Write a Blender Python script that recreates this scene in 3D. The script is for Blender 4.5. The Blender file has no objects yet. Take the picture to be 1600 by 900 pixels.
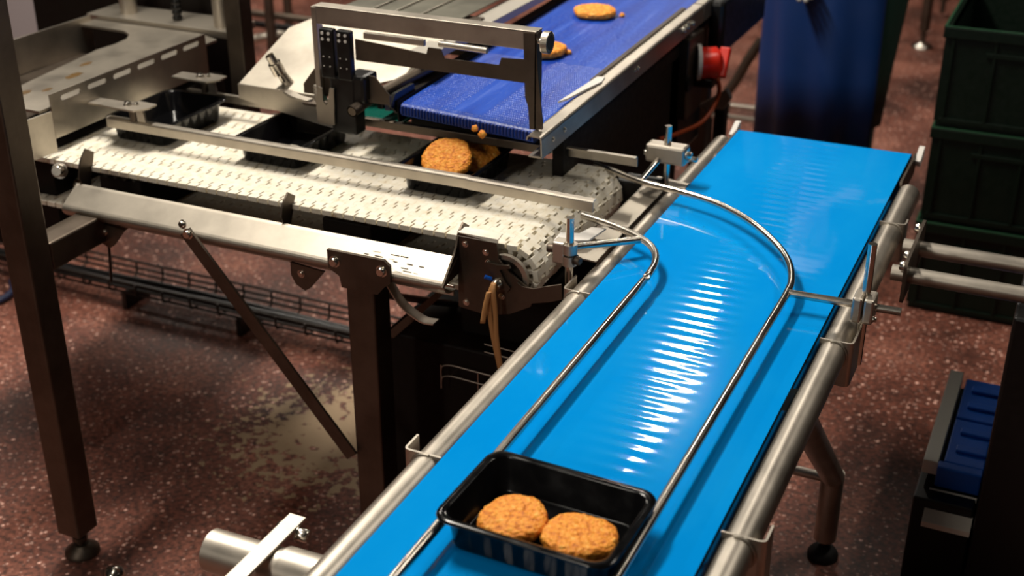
import bpy, bmesh, math, random
from mathutils import Vector, Matrix, noise
random.seed(7)
S = bpy.context.scene
COL = S.collection
R = math.radians

# ------------------------------------------------------------------ camera, world, lamps, exposure
cam_d = bpy.data.cameras.new('camera')
cam = bpy.data.objects.new('camera', cam_d)
COL.objects.link(cam)
cam.location = (0.5228, -2.0983, 1.7932)
cam.rotation_euler = (R(90 - 26.13), 0, R(24.57))
cam_d.sensor_width = 36
cam_d.lens = 2015.0 / 1600 * 36
cam_d.clip_end = 60
cam_d.dof.use_dof = True
cam_d.dof.focus_distance = 2.15
cam_d.dof.aperture_fstop = 3.6
S.camera = cam

w = bpy.data.worlds.new('world')
S.world = w
w.use_nodes = True
w.node_tree.nodes['Background'].inputs[0].default_value = (1.0, 0.86, 0.70, 1)
w.node_tree.nodes['Background'].inputs[1].default_value = 0.015

def lamp(name, loc, size, power, rot=(0, 0, 0), col=(1, .92, .80)):
    d = bpy.data.lights.new(name, 'AREA')
    d.shape = 'RECTANGLE'
    d.size, d.size_y = size
    d.energy = power
    d.color = col
    o = bpy.data.objects.new(name, d)
    o.location = loc
    o.rotation_euler = rot
    COL.objects.link(o)
    return o
lamp('fill_lamp', (-1.5, 4.9, 4.0), (.11, 1.1), 68)
lamp('fill_lamp', (-1.75, 0.35, 3.9), (.35, 1.5), 150)
lamp('fill_lamp', (1.6, 1.6, 3.9), (.2, 1.5), 35)
lamp('fill_lamp', (-0.9, -2.2, 3.9), (.4, 1.5), 18)
lamp('fill_lamp', (-1.6, -7.0, 3.6), (.4, 1.5), 60, (R(60), 0, 0))  # low-angle fill, added to reach the return run under the white belt
lamp('fill_lamp', (-4.2, 3.5, 4.0), (.2, 1.5), 90)

S.view_settings.view_transform = 'Standard'
S.view_settings.look = 'None'
S.view_settings.gamma = 1
S.view_settings.use_curve_mapping = False
S.view_settings.exposure = 0.0

# ------------------------------------------------------------------ materials
MATS = {}
def new_mat(name):
    m = bpy.data.materials.new(name)
    m.use_nodes = True
    nt = m.node_tree
    b = nt.nodes['Principled BSDF']
    MATS[name] = m
    return m, nt, b
def N(nt, typ, **kw):
    n = nt.nodes.new(typ)
    for k, v in kw.items():
        if k in n.inputs: n.inputs[k].default_value = v
        else: setattr(n, k, v)
    return n
def ramp(nt, src, stops):
    r = nt.nodes.new('ShaderNodeValToRGB')
    e = r.color_ramp.elements
    e[0].position, e[0].color = stops[0][0], (*stops[0][1], 1)
    e[1].position, e[1].color = stops[-1][0], (*stops[-1][1], 1)
    for p, c in stops[1:-1]:
        x = e.new(p); x.color = (*c, 1)
    nt.links.new(src, r.inputs[0])
    return r
def coords(nt, scale=(1, 1, 1), kind='Object'):
    tc = nt.nodes.new('ShaderNodeTexCoord')
    mp = nt.nodes.new('ShaderNodeMapping')
    mp.inputs['Scale'].default_value = scale
    nt.links.new(tc.outputs[kind], mp.inputs[0])
    return mp.outputs[0]
def g3(v): return (v, v, v)

def plain(name, col, rough=.5, metal=0., coat=0., bump=0., bscale=60, spec=.5):
    m, nt, b = new_mat(name)
    b.inputs['Base Color'].default_value = (*col, 1)
    b.inputs['Roughness'].default_value = rough
    b.inputs['Metallic'].default_value = metal
    b.inputs['Coat Weight'].default_value = coat
    b.inputs['Specular IOR Level'].default_value = spec
    c = coords(nt)
    n = N(nt, 'ShaderNodeTexNoise', Scale=bscale, Detail=4.0)
    nt.links.new(c, n.inputs['Vector'])
    rr = ramp(nt, n.outputs[0], [(.3, g3(max(0, rough - .06))), (.7, g3(min(1, rough + .08)))])
    nt.links.new(rr.outputs[0], b.inputs['Roughness'])
    if bump:
        bp = N(nt, 'ShaderNodeBump', Strength=bump, Distance=.002)
        nt.links.new(n.outputs[0], bp.inputs['Height'])
        nt.links.new(bp.outputs[0], b.inputs['Normal'])
    return m

def steel(name, col, rough=.33, scale=(6, 160, 160), stain=.25, bump=.05):
    """brushed stainless steel with water stains"""
    m, nt, b = new_mat(name)
    b.inputs['Metallic'].default_value = 1
    c = coords(nt, scale)
    n = N(nt, 'ShaderNodeTexNoise', Scale=1.0, Detail=3.0)
    nt.links.new(c, n.inputs['Vector'])
    c2 = coords(nt, (1, 1, 1))
    n2 = N(nt, 'ShaderNodeTexNoise', Scale=9.0, Detail=6.0, Roughness=.6)
    nt.links.new(c2, n2.inputs['Vector'])
    dark = tuple(x * (1 - stain) for x in col)
    cr = ramp(nt, n2.outputs[0], [(.35, dark), (.6, col)])
    nt.links.new(cr.outputs[0], b.inputs['Base Color'])
    add = N(nt, 'ShaderNodeMath', operation='ADD')
    nt.links.new(n.outputs[0], add.inputs[0]); nt.links.new(n2.outputs[0], add.inputs[1])
    rr = ramp(nt, add.outputs[0], [(.0, g3(rough - .1)), (1.0, g3(rough + .08))])
    nt.links.new(rr.outputs[0], b.inputs['Roughness'])
    bp = N(nt, 'ShaderNodeBump', Strength=bump, Distance=.001)
    nt.links.new(n.outputs[0], bp.inputs['Height'])
    nt.links.new(bp.outputs[0], b.inputs['Normal'])
    return m

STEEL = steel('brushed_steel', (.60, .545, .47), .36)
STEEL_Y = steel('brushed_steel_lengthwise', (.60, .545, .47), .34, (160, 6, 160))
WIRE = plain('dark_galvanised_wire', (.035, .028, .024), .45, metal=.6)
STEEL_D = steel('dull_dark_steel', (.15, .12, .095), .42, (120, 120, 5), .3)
CHROME = plain('polished_steel', (.66, .61, .54), .20, metal=1.0, bscale=8)
COVER = steel('smeared_cover_steel', (.43, .39, .33), .44, (14, 14, 14), .25, .04)
LEDGE = plain('matt_pale_ledge', (.42, .39, .34), .5, metal=.25)
HOOD = steel('grey_green_hood_steel', (.23, .22, .18), .45, (60, 6, 60), .3, .06)
SHEET = steel('smeared_steel_sheet', (.47, .425, .36), .40, (14, 14, 14), .2, .04)
BLACK = plain('black_plastic', (.004, .004, .004), .35)
BLACKM = plain('matt_black_rubber', (.006, .005, .005), .6, bump=.2)
TRAYM = plain('glossy_black_tray_plastic', (.0025, .0025, .003), .14, bscale=25, spec=.35)
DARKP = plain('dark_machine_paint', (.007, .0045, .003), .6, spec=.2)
BLACKW = plain('white_enamel', (.75, .72, .68), .4)
GREENP = plain('green_plastic_belt', (.0, .085, .062), .3)
REDP = plain('red_switch_plastic', (.62, .02, .008), .33)
CABLE = plain('orange_cable_sheath', (.36, .055, .01), .45)
BAND = plain('tan_rubber_band', (.48, .24, .09), .55, bump=.2)
CRATE = plain('dark_green_crate_plastic', (.0014, .0068, .0032), .45, bump=.1, spec=.3)
RIM_HIGHLIGHT = plain('green_crate_rim_highlight', (.018, .065, .032), .40)  # edge highlight of the crate rims, put into the colour
APRON = plain('blue_apron_vinyl', (.003, .030, .145), .5, bump=.3, bscale=7)
COAT = plain('dark_green_coat_cloth', (.002, .028, .018), .75, bump=.3, bscale=40)
BOOT = plain('teal_boot_rubber', (.0, .16, .17), .4)
SKIN = plain('skin', (.50, .28, .19), .5)
GREYC = plain('grey_cloth', (.35, .33, .32), .8)
BLUEP = plain('blue_slat_plastic', (.004, .09, .48), .35)
HOSE = plain('navy_hose_rubber', (.01, .016, .05), .4)
PANELG = plain('lilac_grey_panel_paint', (.42, .375, .39), .6)
STRIPG = plain('grey_worn_strip', (.78, .73, .64), .5, bump=.2)

# bright blue take-away belt, smooth with fine cross ripples
m, nt, b = new_mat('smooth_blue_belt'); BELT = m
c = coords(nt)
n = N(nt, 'ShaderNodeTexNoise', Scale=5.0, Detail=8.0, Roughness=.65); nt.links.new(coords(nt, (1.0, .5, 1)), n.inputs['Vector'])
cr = ramp(nt, n.outputs[0], [(.40, (.0, .29, .81)), (.66, (.003, .325, .84)), (.80, (.08, .36, .76))])
nt.links.new(cr.outputs[0], b.inputs['Base Color'])
rr = ramp(nt, n.outputs[0], [(.40, g3(.045)), (.64, g3(.06)), (.76, g3(.30))])
nt.links.new(rr.outputs[0], b.inputs['Roughness'])
wv = N(nt, 'ShaderNodeTexWave', bands_direction='Y', Scale=10.5, Distortion=1.0, Detail=1.0)
wv.inputs['Detail Scale'].default_value = .8
nt.links.new(c, wv.inputs['Vector'])
# the ripples run down the middle lane, where trays have stretched the belt
sx = N(nt, 'ShaderNodeSeparateXYZ'); nt.links.new(c, sx.inputs[0])
mr = N(nt, 'ShaderNodeMapRange', interpolation_type='SMOOTHSTEP'); mr.inputs['From Min'].default_value = .085; mr.inputs['From Max'].default_value = .03
mr.inputs['To Min'].default_value = .06; mr.inputs['To Max'].default_value = 1.0
ab = N(nt, 'ShaderNodeMath', operation='ABSOLUTE'); nt.links.new(sx.outputs['X'], ab.inputs[0]); nt.links.new(ab.outputs[0], mr.inputs['Value'])
wm = N(nt, 'ShaderNodeMath', operation='MULTIPLY'); nt.links.new(wv.outputs['Fac'], wm.inputs[0]); nt.links.new(mr.outputs[0], wm.inputs[1])
n3 = N(nt, 'ShaderNodeTexNoise', Scale=70.0, Detail=2.0); nt.links.new(coords(nt, (1.4, .12, 1)), n3.inputs['Vector'])
mx = N(nt, 'ShaderNodeMath', operation='MULTIPLY_ADD'); mx.inputs[1].default_value = .06
nt.links.new(n3.outputs[0], mx.inputs[0]); nt.links.new(wm.outputs[0], mx.inputs[2])
bp = N(nt, 'ShaderNodeBump', Strength=1.0, Distance=.00034)
nt.links.new(mx.outputs[0], bp.inputs['Height']); nt.links.new(bp.outputs[0], b.inputs['Normal'])

# dark blue ribbed infeed belt
m, nt, b = new_mat('ribbed_dark_blue_belt'); RIB = m
c = coords(nt)
n = N(nt, 'ShaderNodeTexNoise', Scale=1.0, Detail=5.0); nt.links.new(coords(nt, (40, 2.5, 40)), n.inputs['Vector'])
cr = ramp(nt, n.outputs[0], [(.35, (.006, .045, .36)), (.6, (.012, .075, .48)), (.75, (.06, .13, .55))])
nt.links.new(cr.outputs[0], b.inputs['Base Color'])
b.inputs['Roughness'].default_value = .36
n2 = N(nt, 'ShaderNodeTexNoise', Scale=1.0, Detail=2.0); nt.links.new(coords(nt, (150, 60, 150)), n2.inputs['Vector'])
bp = N(nt, 'ShaderNodeBump', Strength=.6, Distance=.002)
nt.links.new(n2.outputs[0], bp.inputs['Height']); nt.links.new(bp.outputs[0], b.inputs['Normal'])

# white modular belt: cream acetal with brown food stains
m, nt, b = new_mat('stained_cream_acetal'); CREAM = m
c = coords(nt)
n = N(nt, 'ShaderNodeTexNoise', Scale=55.0, Detail=4.0, Roughness=.6); nt.links.new(coords(nt, kind='Object'), n.inputs['Vector'])
oi = nt.nodes.new('ShaderNodeObjectInfo')
va = N(nt, 'ShaderNodeVectorMath', operation='ADD')
nt.links.new(c, va.inputs[0]); nt.links.new(oi.outputs['Location'], va.inputs[1])
nt.links.new(va.outputs[0], n.inputs['Vector'])
cr = ramp(nt, n.outputs[0], [(.25, (.40, .22, .07)), (.33, (.80, .72, .56)), (.6, (.88, .83, .72))])
nt.links.new(cr.outputs[0], b.inputs['Base Color'])
b.inputs['Roughness'].default_value = .45

# crumbed patty
m, nt, b = new_mat('orange_crumb_coating'); CRUMB = m
c = coords(nt)
vo = N(nt, 'ShaderNodeTexVoronoi', Scale=230.0); nt.links.new(c, vo.inputs['Vector'])
n = N(nt, 'ShaderNodeTexNoise', Scale=120.0, Detail=5.0); nt.links.new(c, n.inputs['Vector'])
cr = ramp(nt, n.outputs[0], [(.30, (.50, .12, .008)), (.46, (.90, .30, .022)), (.62, (.98, .42, .05)), (.72, (1.0, .62, .16))])
nt.links.new(cr.outputs[0], b.inputs['Base Color'])
b.inputs['Roughness'].default_value = .62
bp = N(nt, 'ShaderNodeBump', Strength=.8, Distance=.002)
ad = N(nt, 'ShaderNodeMath', operation='ADD')
nt.links.new(vo.outputs[0], ad.inputs[0]); nt.links.new(n.outputs[0], ad.inputs[1])
nt.links.new(ad.outputs[0], bp.inputs['Height']); nt.links.new(bp.outputs[0], b.inputs['Normal'])
PALEFOOD = plain('pale_food_scrap', (.55, .50, .40), .5, bump=.5, bscale=200)
YELLOWF = plain('yellow_batter', (.62, .24, .03), .4, bump=.3, bscale=150)

# red-brown resin floor with pale flecks and worn spots
m, nt, b = new_mat('red_flecked_resin_floor'); FLOOR = m
c = coords(nt)
na = N(nt, 'ShaderNodeTexNoise', Scale=2.2, Detail=7.0, Roughness=.62); nt.links.new(c, na.inputs['Vector'])
base = ramp(nt, na.outputs[0], [(.34, (.050, .015, .009)), (.5, (.165, .050, .030)), (.66, (.31, .115, .075))])
vo = N(nt, 'ShaderNodeTexVoronoi', Scale=46.0); nt.links.new(c, vo.inputs['Vector'])
nb = N(nt, 'ShaderNodeTexNoise', Scale=140.0, Detail=3.0); nt.links.new(c, nb.inputs['Vector'])
sub = N(nt, 'ShaderNodeMath', operation='MULTIPLY_ADD'); sub.inputs[1].default_value = .22
nt.links.new(nb.outputs[0], sub.inputs[0]); nt.links.new(vo.outputs['Distance'], sub.inputs[2])
fk = ramp(nt, sub.outputs[0], [(.26, g3(1)), (.38, g3(0))])
sc = N(nt, 'ShaderNodeSeparateColor'); nt.links.new(vo.outputs['Color'], sc.inputs[0])
pick = ramp(nt, sc.outputs[0], [(.25, g3(0)), (.8, g3(1))])
mm = N(nt, 'ShaderNodeMath', operation='MULTIPLY'); nt.links.new(fk.outputs[0], mm.inputs[0]); nt.links.new(pick.outputs[0], mm.inputs[1])
mixf = N(nt, 'ShaderNodeMixRGB'); mixf.inputs[2].default_value = (.85, .50, .40, 1)
nt.links.new(mm.outputs[0], mixf.inputs[0]); nt.links.new(base.outputs[0], mixf.inputs[1])
vo2 = N(nt, 'ShaderNodeTexVoronoi', Scale=85.0); nt.links.new(c, vo2.inputs['Vector'])
fk2 = ramp(nt, vo2.outputs['Distance'], [(.20, g3(1)), (.32, g3(0))])
sc2 = N(nt, 'ShaderNodeSeparateColor'); nt.links.new(vo2.outputs['Color'], sc2.inputs[0])
pk2 = ramp(nt, sc2.outputs[1], [(.45, g3(0)), (.9, g3(.8))])
m2 = N(nt, 'ShaderNodeMath', operation='MULTIPLY'); nt.links.new(fk2.outputs[0], m2.inputs[0]); nt.links.new(pk2.outputs[0], m2.inputs[1])
mixg = N(nt, 'ShaderNodeMixRGB'); mixg.inputs[2].default_value = (.62, .36, .29, 1)
nt.links.new(m2.outputs[0], mixg.inputs[0]); nt.links.new(mixf.outputs[0], mixg.inputs[1]); mixf = mixg
# fine mottling
nd = N(nt, 'ShaderNodeTexNoise', Scale=75.0, Detail=4.0); nt.links.new(c, nd.inputs['Vector'])
mot = ramp(nt, nd.outputs[0], [(.34, g3(.35)), (.62, g3(1.3))])
mul = N(nt, 'ShaderNodeMixRGB', blend_type='MULTIPLY'); mul.inputs[0].default_value = 1
nt.links.new(mixf.outputs[0], mul.inputs[1]); nt.links.new(mot.outputs[0], mul.inputs[2])
# worn pale patch where the coating has gone
tc = nt.nodes.new('ShaderNodeTexCoord')
dist = N(nt, 'ShaderNodeVectorMath', operation='DISTANCE'); dist.inputs[1].default_value = (-1.06, .27, 0)
nt.links.new(tc.outputs['Object'], dist.inputs[0])
nw = N(nt, 'ShaderNodeTexNoise', Scale=34.0, Detail=3.0, Roughness=.55); nt.links.new(c, nw.inputs['Vector'])
dd = N(nt, 'ShaderNodeMath', operation='MULTIPLY_ADD'); dd.inputs[1].default_value = 1.0
nt.links.new(nw.outputs[0], dd.inputs[0]); nt.links.new(dist.outputs['Value'], dd.inputs[2])
pf = ramp(nt, dd.outputs[0], [(.67, g3(1)), (.73, g3(0))])
mixp = N(nt, 'ShaderNodeMixRGB'); mixp.inputs[2].default_value = (.40, .275, .16, 1)
nt.links.new(pf.outputs[0], mixp.inputs[0]); nt.links.new(mul.outputs[0], mixp.inputs[1])
nt.links.new(mixp.outputs[0], b.inputs['Base Color'])
rr = ramp(nt, na.outputs[0], [(.3, g3(.5)), (.7, g3(.75))]); nt.links.new(rr.outputs[0], b.inputs['Roughness'])
bp = N(nt, 'ShaderNodeBump', Strength=.35, Distance=.002)
nt.links.new(nd.outputs[0], bp.inputs['Height']); nt.links.new(bp.outputs[0], b.inputs['Normal'])

# ------------------------------------------------------------------ mesh helpers
def add_box(bm, lo, hi, bev=0.0, mat=None):
    g = bmesh.new()
    x0, y0, z0 = lo; x1, y1, z1 = hi
    v = [g.verts.new(p) for p in ((x0,y0,z0),(x1,y0,z0),(x1,y1,z0),(x0,y1,z0),(x0,y0,z1),(x1,y0,z1),(x1,y1,z1),(x0,y1,z1))]
    for f in ((3,2,1,0),(4,5,6,7),(0,1,5,4),(1,2,6,5),(2,3,7,6),(3,0,4,7)):
        g.faces.new([v[i] for i in f])
    if bev:
        bmesh.ops.bevel(g, geom=list(g.edges), offset=bev, segments=2, affect='EDGES', profile=.5)
    _merge(bm, g, mat)
def _merge(bm, g, mat=None):
    if mat is not None: bmesh.ops.transform(g, matrix=mat, verts=g.verts)
    mp = {}
    for v in g.verts: mp[v] = bm.verts.new(v.co)
    for f in g.faces:
        n = bm.faces.new([mp[v] for v in f.verts]); n.smooth = f.smooth
    g.free()
def frame_for(d, up=Vector((0, 0, 1))):
    d = d.normalized()
    if abs(d.dot(up)) > .97: up = Vector((0, 1, 0))
    a = d.cross(up).normalized(); return a, a.cross(d).normalized()
def add_tube(bm, pts, r, seg=14, caps=True):
    pts = [Vector(p) for p in pts]; n = len(pts)
    rs = r if isinstance(r, (list, tuple)) else [r] * n
    tang = []
    for i in range(n):
        d = Vector()
        if i > 0: d += (pts[i] - pts[i-1]).normalized()
        if i < n-1: d += (pts[i+1] - pts[i]).normalized()
        tang.append(d.normalized())
    a, bb = frame_for(tang[0]); rings = []
    for i in range(n):
        t = tang[i]
        a = (a - t * a.dot(t)).normalized(); bb = a.cross(t).normalized()
        k = 1.0
        if 0 < i < n-1:
            cs = tang[i].dot((pts[i+1] - pts[i]).normalized()); k = 1 / max(cs, .5)
        ring = []
        for j in range(seg):
            an = 2 * math.pi * j / seg
            off = (a * math.cos(an) + bb * math.sin(an)) * rs[i]
            if k > 1.001:
                bis = ((pts[i+1] - pts[i]).normalized() - (pts[i] - pts[i-1]).normalized())
                if bis.length > 1e-6:
                    bis.normalize(); off += bis * off.dot(bis) * (k - 1)
            ring.append(bm.verts.new(pts[i] + off))
        rings.append(ring)
    for i in range(n-1):
        for j in range(seg):
            f = bm.faces.new((rings[i][j], rings[i][(j+1) % seg], rings[i+1][(j+1) % seg], rings[i+1][j])); f.smooth = True
    if caps:
        for ring in (rings[0], rings[-1]):
            try: bm.faces.new([bm.verts.new(v.co) for v in ring])
            except ValueError: pass
def arc(c, r, a0, a1, n, plane='yz', fix=0.0):
    out = []
    for i in range(n+1):
        a = R(a0 + (a1 - a0) * i / n)
        u, v = c[0] + r * math.cos(a), c[1] + r * math.sin(a)
        out.append((u, v))
    return out
AX = {'yz': lambda u, v, w: (w, u, v), 'xz': lambda u, v, w: (u, w, v), 'xy': lambda u, v, w: (u, v, w)}
def add_prism(bm, outline, plane, w0, w1, smooth=False):
    f = AX[plane]
    a = [bm.verts.new(f(u, v, w0)) for u, v in outline]; c = [bm.verts.new(f(u, v, w1)) for u, v in outline]
    n = len(a)
    for i in range(n):
        q = bm.faces.new((a[i], a[(i+1) % n], c[(i+1) % n], c[i])); q.smooth = smooth
    a2 = [bm.verts.new(v.co) for v in a]; c2 = [bm.verts.new(v.co) for v in c]
    bm.faces.new(a2); bm.faces.new(list(reversed(c2)))
def ribbon(poly, th):
    """closed outline of a bent strip of sheet, poly = centre polyline"""
    P = [Vector((p[0], p[1])) for p in poly]; L, Rr = [], []
    for i, p in enumerate(P):
        d = Vector((0, 0))
        if i > 0: d += (p - P[i-1]).normalized()
        if i < len(P)-1: d += (P[i+1] - p).normalized()
        d.normalize(); nn = Vector((-d.y, d.x))
        L.append(p + nn * th / 2); Rr.append(p - nn * th / 2)
    return [tuple(q) for q in L] + [tuple(q) for q in reversed(Rr)]
def rounded(poly, r, n=4):
    """round the inner corners of an open polyline"""
    P = [Vector(p) for p in poly]; out = [P[0]]
    for i in range(1, len(P)-1):
        a, c, e = P[i-1], P[i], P[i+1]
        d1, d2 = (a - c), (e - c); k = min(r, d1.length * .48, d2.length * .48)
        s, t = c + d1.normalized() * k, c + d2.normalized() * k
        for j in range(n+1):
            q = j / n
            out.append(s * (1-q) ** 2 + c * 2 * q * (1-q) + t * q * q)
    out.append(P[-1]); return out
def round_rect(x0, y0, x1, y1, r, n=5):
    out = []
    for cx, cy, a in ((x1-r, y1-r, 0), (x0+r, y1-r, 90), (x0+r, y0+r, 180), (x1-r, y0+r, 270)):
        for i in range(n+1):
            t = R(a + 90 * i / n); out.append((cx + r * math.cos(t), cy + r * math.sin(t)))
    return out
def add_bolt(bm, p, d, r=.006, h=.006, washer=True):
    p, d = Vector(p), Vector(d).normalized()
    if washer: add_tube(bm, [p, p + d * .0015], r * 1.35, 14)
    add_tube(bm, [p + d * .001, p + d * h * .85, p + d * h], [r, r, r * .8], 12)
    g = bmesh.new()
    add_tube(g, [p + d * (h - .0005), p + d * (h + .0003)], r * .42, 6); _merge(bm, g)

ROOT = {}
def world_off(parent):
    return ROOT.get(parent, Vector()) if parent is not None else Vector()
def obj(name, bm, mat, parent=None, loc=None, smooth_angle=None):
    """link bm as one mesh object; vertices are in world space, origin at loc (or the parent's origin)"""
    po = world_off(parent)
    o_w = Vector(loc) if loc is not None else po
    bmesh.ops.recalc_face_normals(bm, faces=bm.faces)
    if o_w.length: bmesh.ops.translate(bm, vec=-o_w, verts=bm.verts)
    me = bpy.data.meshes.new(name)
    bm.to_mesh(me); bm.free()
    me.materials.append(mat)
    o = bpy.data.objects.new(name, me)
    COL.objects.link(o)
    o.location = o_w - po
    if parent is not None: o.parent = parent
    ROOT[o] = o_w
    return o
def tag(o, label, cat, group=None, kind=None):
    o['label'] = label; o['category'] = cat
    if group: o['group'] = group
    if kind: o['kind'] = kind
    return o
def thing(name, loc, label, cat, group=None):
    o = bpy.data.objects.new(name, None)
    o.empty_display_size = .05
    o.location = loc; COL.objects.link(o)
    ROOT[o] = Vector(loc)
    return tag(o, label, cat, group)
def B(): return bmesh.new()
def box_part(name, lo, hi, mat, parent, bev=.001):
    bm = B(); add_box(bm, lo, hi, bev); return obj(name, bm, mat, parent)
def tube_part(name, pts, r, mat, parent, seg=14):
    bm = B(); add_tube(bm, pts, r, seg); return obj(name, bm, mat, parent)
def bolt_part(p, d, parent, r=.006, h=.006, mat=None, name='bolt'):
    bm = B(); add_bolt(bm, p, d, r, h); return obj(name, bm, mat or CHROME, parent)
def copy_part(src, parent, delta):
    o = src.copy(); COL.objects.link(o); o.parent = parent
    o.location = src.location + Vector(delta); ROOT[o] = ROOT[src] + Vector(delta); return o

# ------------------------------------------------------------------ setting
bm = B(); add_box(bm, (-9, -9, -.1), (7, 11, 0)); fl = obj('floor', bm, FLOOR, loc=(0, 0, 0)); fl['kind'] = 'structure'
WALLM = plain('grey_wall_panel', (.06, .052, .046), .6)
bm = B(); add_box(bm, (-9, 11, -.1), (7, 11.15, 4.4)); o = obj('wall_back', bm, WALLM); o['kind'] = 'structure'
bm = B(); add_box(bm, (-9.15, -9, -.1), (-9, 11.15, 4.4)); o = obj('wall_left', bm, WALLM); o['kind'] = 'structure'
bm = B(); add_box(bm, (7, -9, -.1), (7.15, 11.15, 4.4)); o = obj('wall_right', bm, WALLM); o['kind'] = 'structure'

# ------------------------------------------------------------------ blue take-away conveyor
H = .78
bc = thing('belt_conveyor', (0, -.1, 0), 'long bright blue smooth belt conveyor with round steel side tubes and bent guide rods', 'conveyor')
bm = B()
prof = [(-1.6, H)] + [(.778 + .024 * math.cos(R(a)), H - .024 + .024 * math.sin(R(a))) for a in range(90, -91, -15)] + [(-1.6, H - .048)]
inner = [(-1.6, H - .0025)] + [(.778 + .0215 * math.cos(R(a)), H - .024 + .0215 * math.sin(R(a))) for a in range(90, -91, -15)] + [(-1.6, H - .0455)]
# fine rows along the belt so that the ripples stay smooth
add_prism(bm, prof + list(reversed(inner)), 'yz', -.2, .2)
obj('belt', bm, BELT, bc)
box_part('slider_bed', (-.19, -1.58, H - .043), (.19, .745, H - .006), STEEL_D, bc)
tube_part('end_roller', [(-.197, .778, H - .024), (.197, .778, H - .024)], .0212, BLACK, bc, 20)
for s, y1 in ((1, .60), (-1, .74)):
    tube_part('side_tube', [(s * .2265, -1.6, .752), (s * .2265, y1, .752)], .0235, STEEL_Y, bc, 28)
for y in (-1.25, -.55, .1, .55):
    tube_part('cross_tube', [(-.21, y, .716), (.21, y, .716)], .014, STEEL, bc, 14)
# end plates carrying the roller
for s in (1, -1):
    bm = B(); add_prism(bm, round_rect(.60, H - .052, .81, H - .004, .012), 'yz', s * .204, s * .209); pl = obj('end_plate', bm, STEEL_D, bc)
    bm = B(); add_prism(bm, [(.775, H - .012), (.82, H + .004), (.835, H + .004), (.835, H - .02), (.79, H - .03)], 'yz', s * .21, s * .222); obj('tension_clip', bm, BLACKW, bc)
# legs: strut runs down and away from the tube, then straight to the floor
for s in (1, -1):
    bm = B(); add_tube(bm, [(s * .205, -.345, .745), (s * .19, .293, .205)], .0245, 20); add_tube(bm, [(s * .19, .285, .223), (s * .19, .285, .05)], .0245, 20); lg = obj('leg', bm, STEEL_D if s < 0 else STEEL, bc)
    bm = B(); add_tube(bm, [(s * .19, .285, .03), (s * .19, .285, .055)], .010, 12); obj('spindle', bm, BLACK, lg)
    bm = B(); add_tube(bm, [(s * .19, .285, 0), (s * .19, .285, .010), (s * .19, .285, .022), (s * .19, .285, .032)], [.034, .034, .026, .012], 20); obj('levelling_foot', bm, BLACKM, lg)
tube_part('leg_brace', [(-.19, .285, .205), (.19, .285, .205)], .011, STEEL, bc)
tube_part('outrigger_tube', [(-.452, -.962, .685), (-.19, -.955, .685)], .030, STEEL, bc, 28)
ot = tube_part('tube_sleeve', [(-.335, -.958, .685), (-.20, -.955, .685)], .0335, STEEL, bc, 28)
bm = B(); add_box(bm, (-.372, -1.06, .7165), (-.346, -.885, .7205), .0005); st = obj('clamp_strap', bm, STEEL, bc)
bolt_part((-.346, -.905, .706), (1, .0, 0), st, .0095, .016)
bolt_part((-.372, -.905, .708), (-1, 0, 0), st, .0085, .008)
bolt_part((-.346, -1.045, .706), (1, 0, 0), st, .0095, .016)

def tube_bracket(s, y, post=False, turn=1, w=.058, ret=.04):
    """sheet bracket welded across the tube; vertical faces, L shaped seen from above"""
    bm = B()
    poly = rounded([(s * .204, y), (s * (.204 + w), y), (s * (.204 + w), y + turn * ret)], .008, 4)
    z0 = H - .085
    add_prism(bm, ribbon([tuple(p) for p in poly], .0035), 'xy', z0, H - .003)
    o = obj('rail_bracket', bm, STEEL, bc)
    bm = B()                                                # weld bead following the tube
    pts = [(s * (.2265 + .0245 * math.cos(R(a))), y + turn * -.003, .752 + .0245 * math.sin(R(a))) for a in range(100, -60, -12)]
    pts = [(p[0], p[1] + random.uniform(-.0008, .0008), p[2]) for p in pts]
    add_tube(bm, pts, .0028, 6); obj('weld_bead', bm, SHEET, o)
    return o
tube_bracket(1, -.75)
bk = tube_bracket(1, -.172, w=.054, ret=.075)
tube_bracket(1, .37, w=.05, ret=.03)
tube_bracket(-1, -.75)
tube_bracket(-1, -.177, w=.05, ret=.06)

# right guide rail
gr_path = [(-.40, .348, .812), (-.276, .290, .812), (-.187, .270, .812), (-.10, .240, .812), (-.022, .186, .812), (.046, .112, .812), (.094, .037, .812), (.121, -.040, .812), (.128, -.11, .812), (.128, -.30, .812), (.128, -1.6, .812)]
def smooth_path(P, n=5):
    P = [Vector(p) for p in P]; out = []
    for i in range(len(P)-1):
        p0 = P[max(i-1, 0)]; p1 = P[i]; p2 = P[i+1]; p3 = P[min(i+2, len(P)-1)]
        for j in range(n):
            t = j / n
            out.append(.5 * ((2*p1) + (p2-p0)*t + (2*p0-5*p1+4*p2-p3)*t*t + (3*p1-p0-3*p2+p3)*t**3))
    out.append(P[-1]); return out
g1 = tube_part('guide_rail', smooth_path(gr_path, 6), .0070, CHROME, bc, 14)
g1['label'] = 'longer bent guide rod on the right of the belt'
tube_part('support_rod', [(.129, -.100, .812), (.318, -.092, .812)], .0070, CHROME, g1)
tube_part('clamp_post', [(.258, -.092, .70), (.258, -.092, .925)], .0075, CHROME, g1, 16)
bm = B()
for dx in (-.0095, .0095): add_box(bm, (.258 + dx - .0085, -.118, .788), (.258 + dx + .0085, -.074, .834), .004)
o = obj('cross_clamp', bm, STEEL, g1)
bm = B(); add_bolt(bm, (.276, -.108, .797), (1, 0, 0), .0045, .006); obj('clamp_bolt', bm, CHROME, g1)
tube_part('support_rod', [(-.276, .292, .812), (-.262, .372, .838)], .0070, CHROME, g1)
tube_part('clamp_post', [(-.250, .382, .70), (-.250, .382, .908)], .0075, CHROME, g1, 16)
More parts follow.
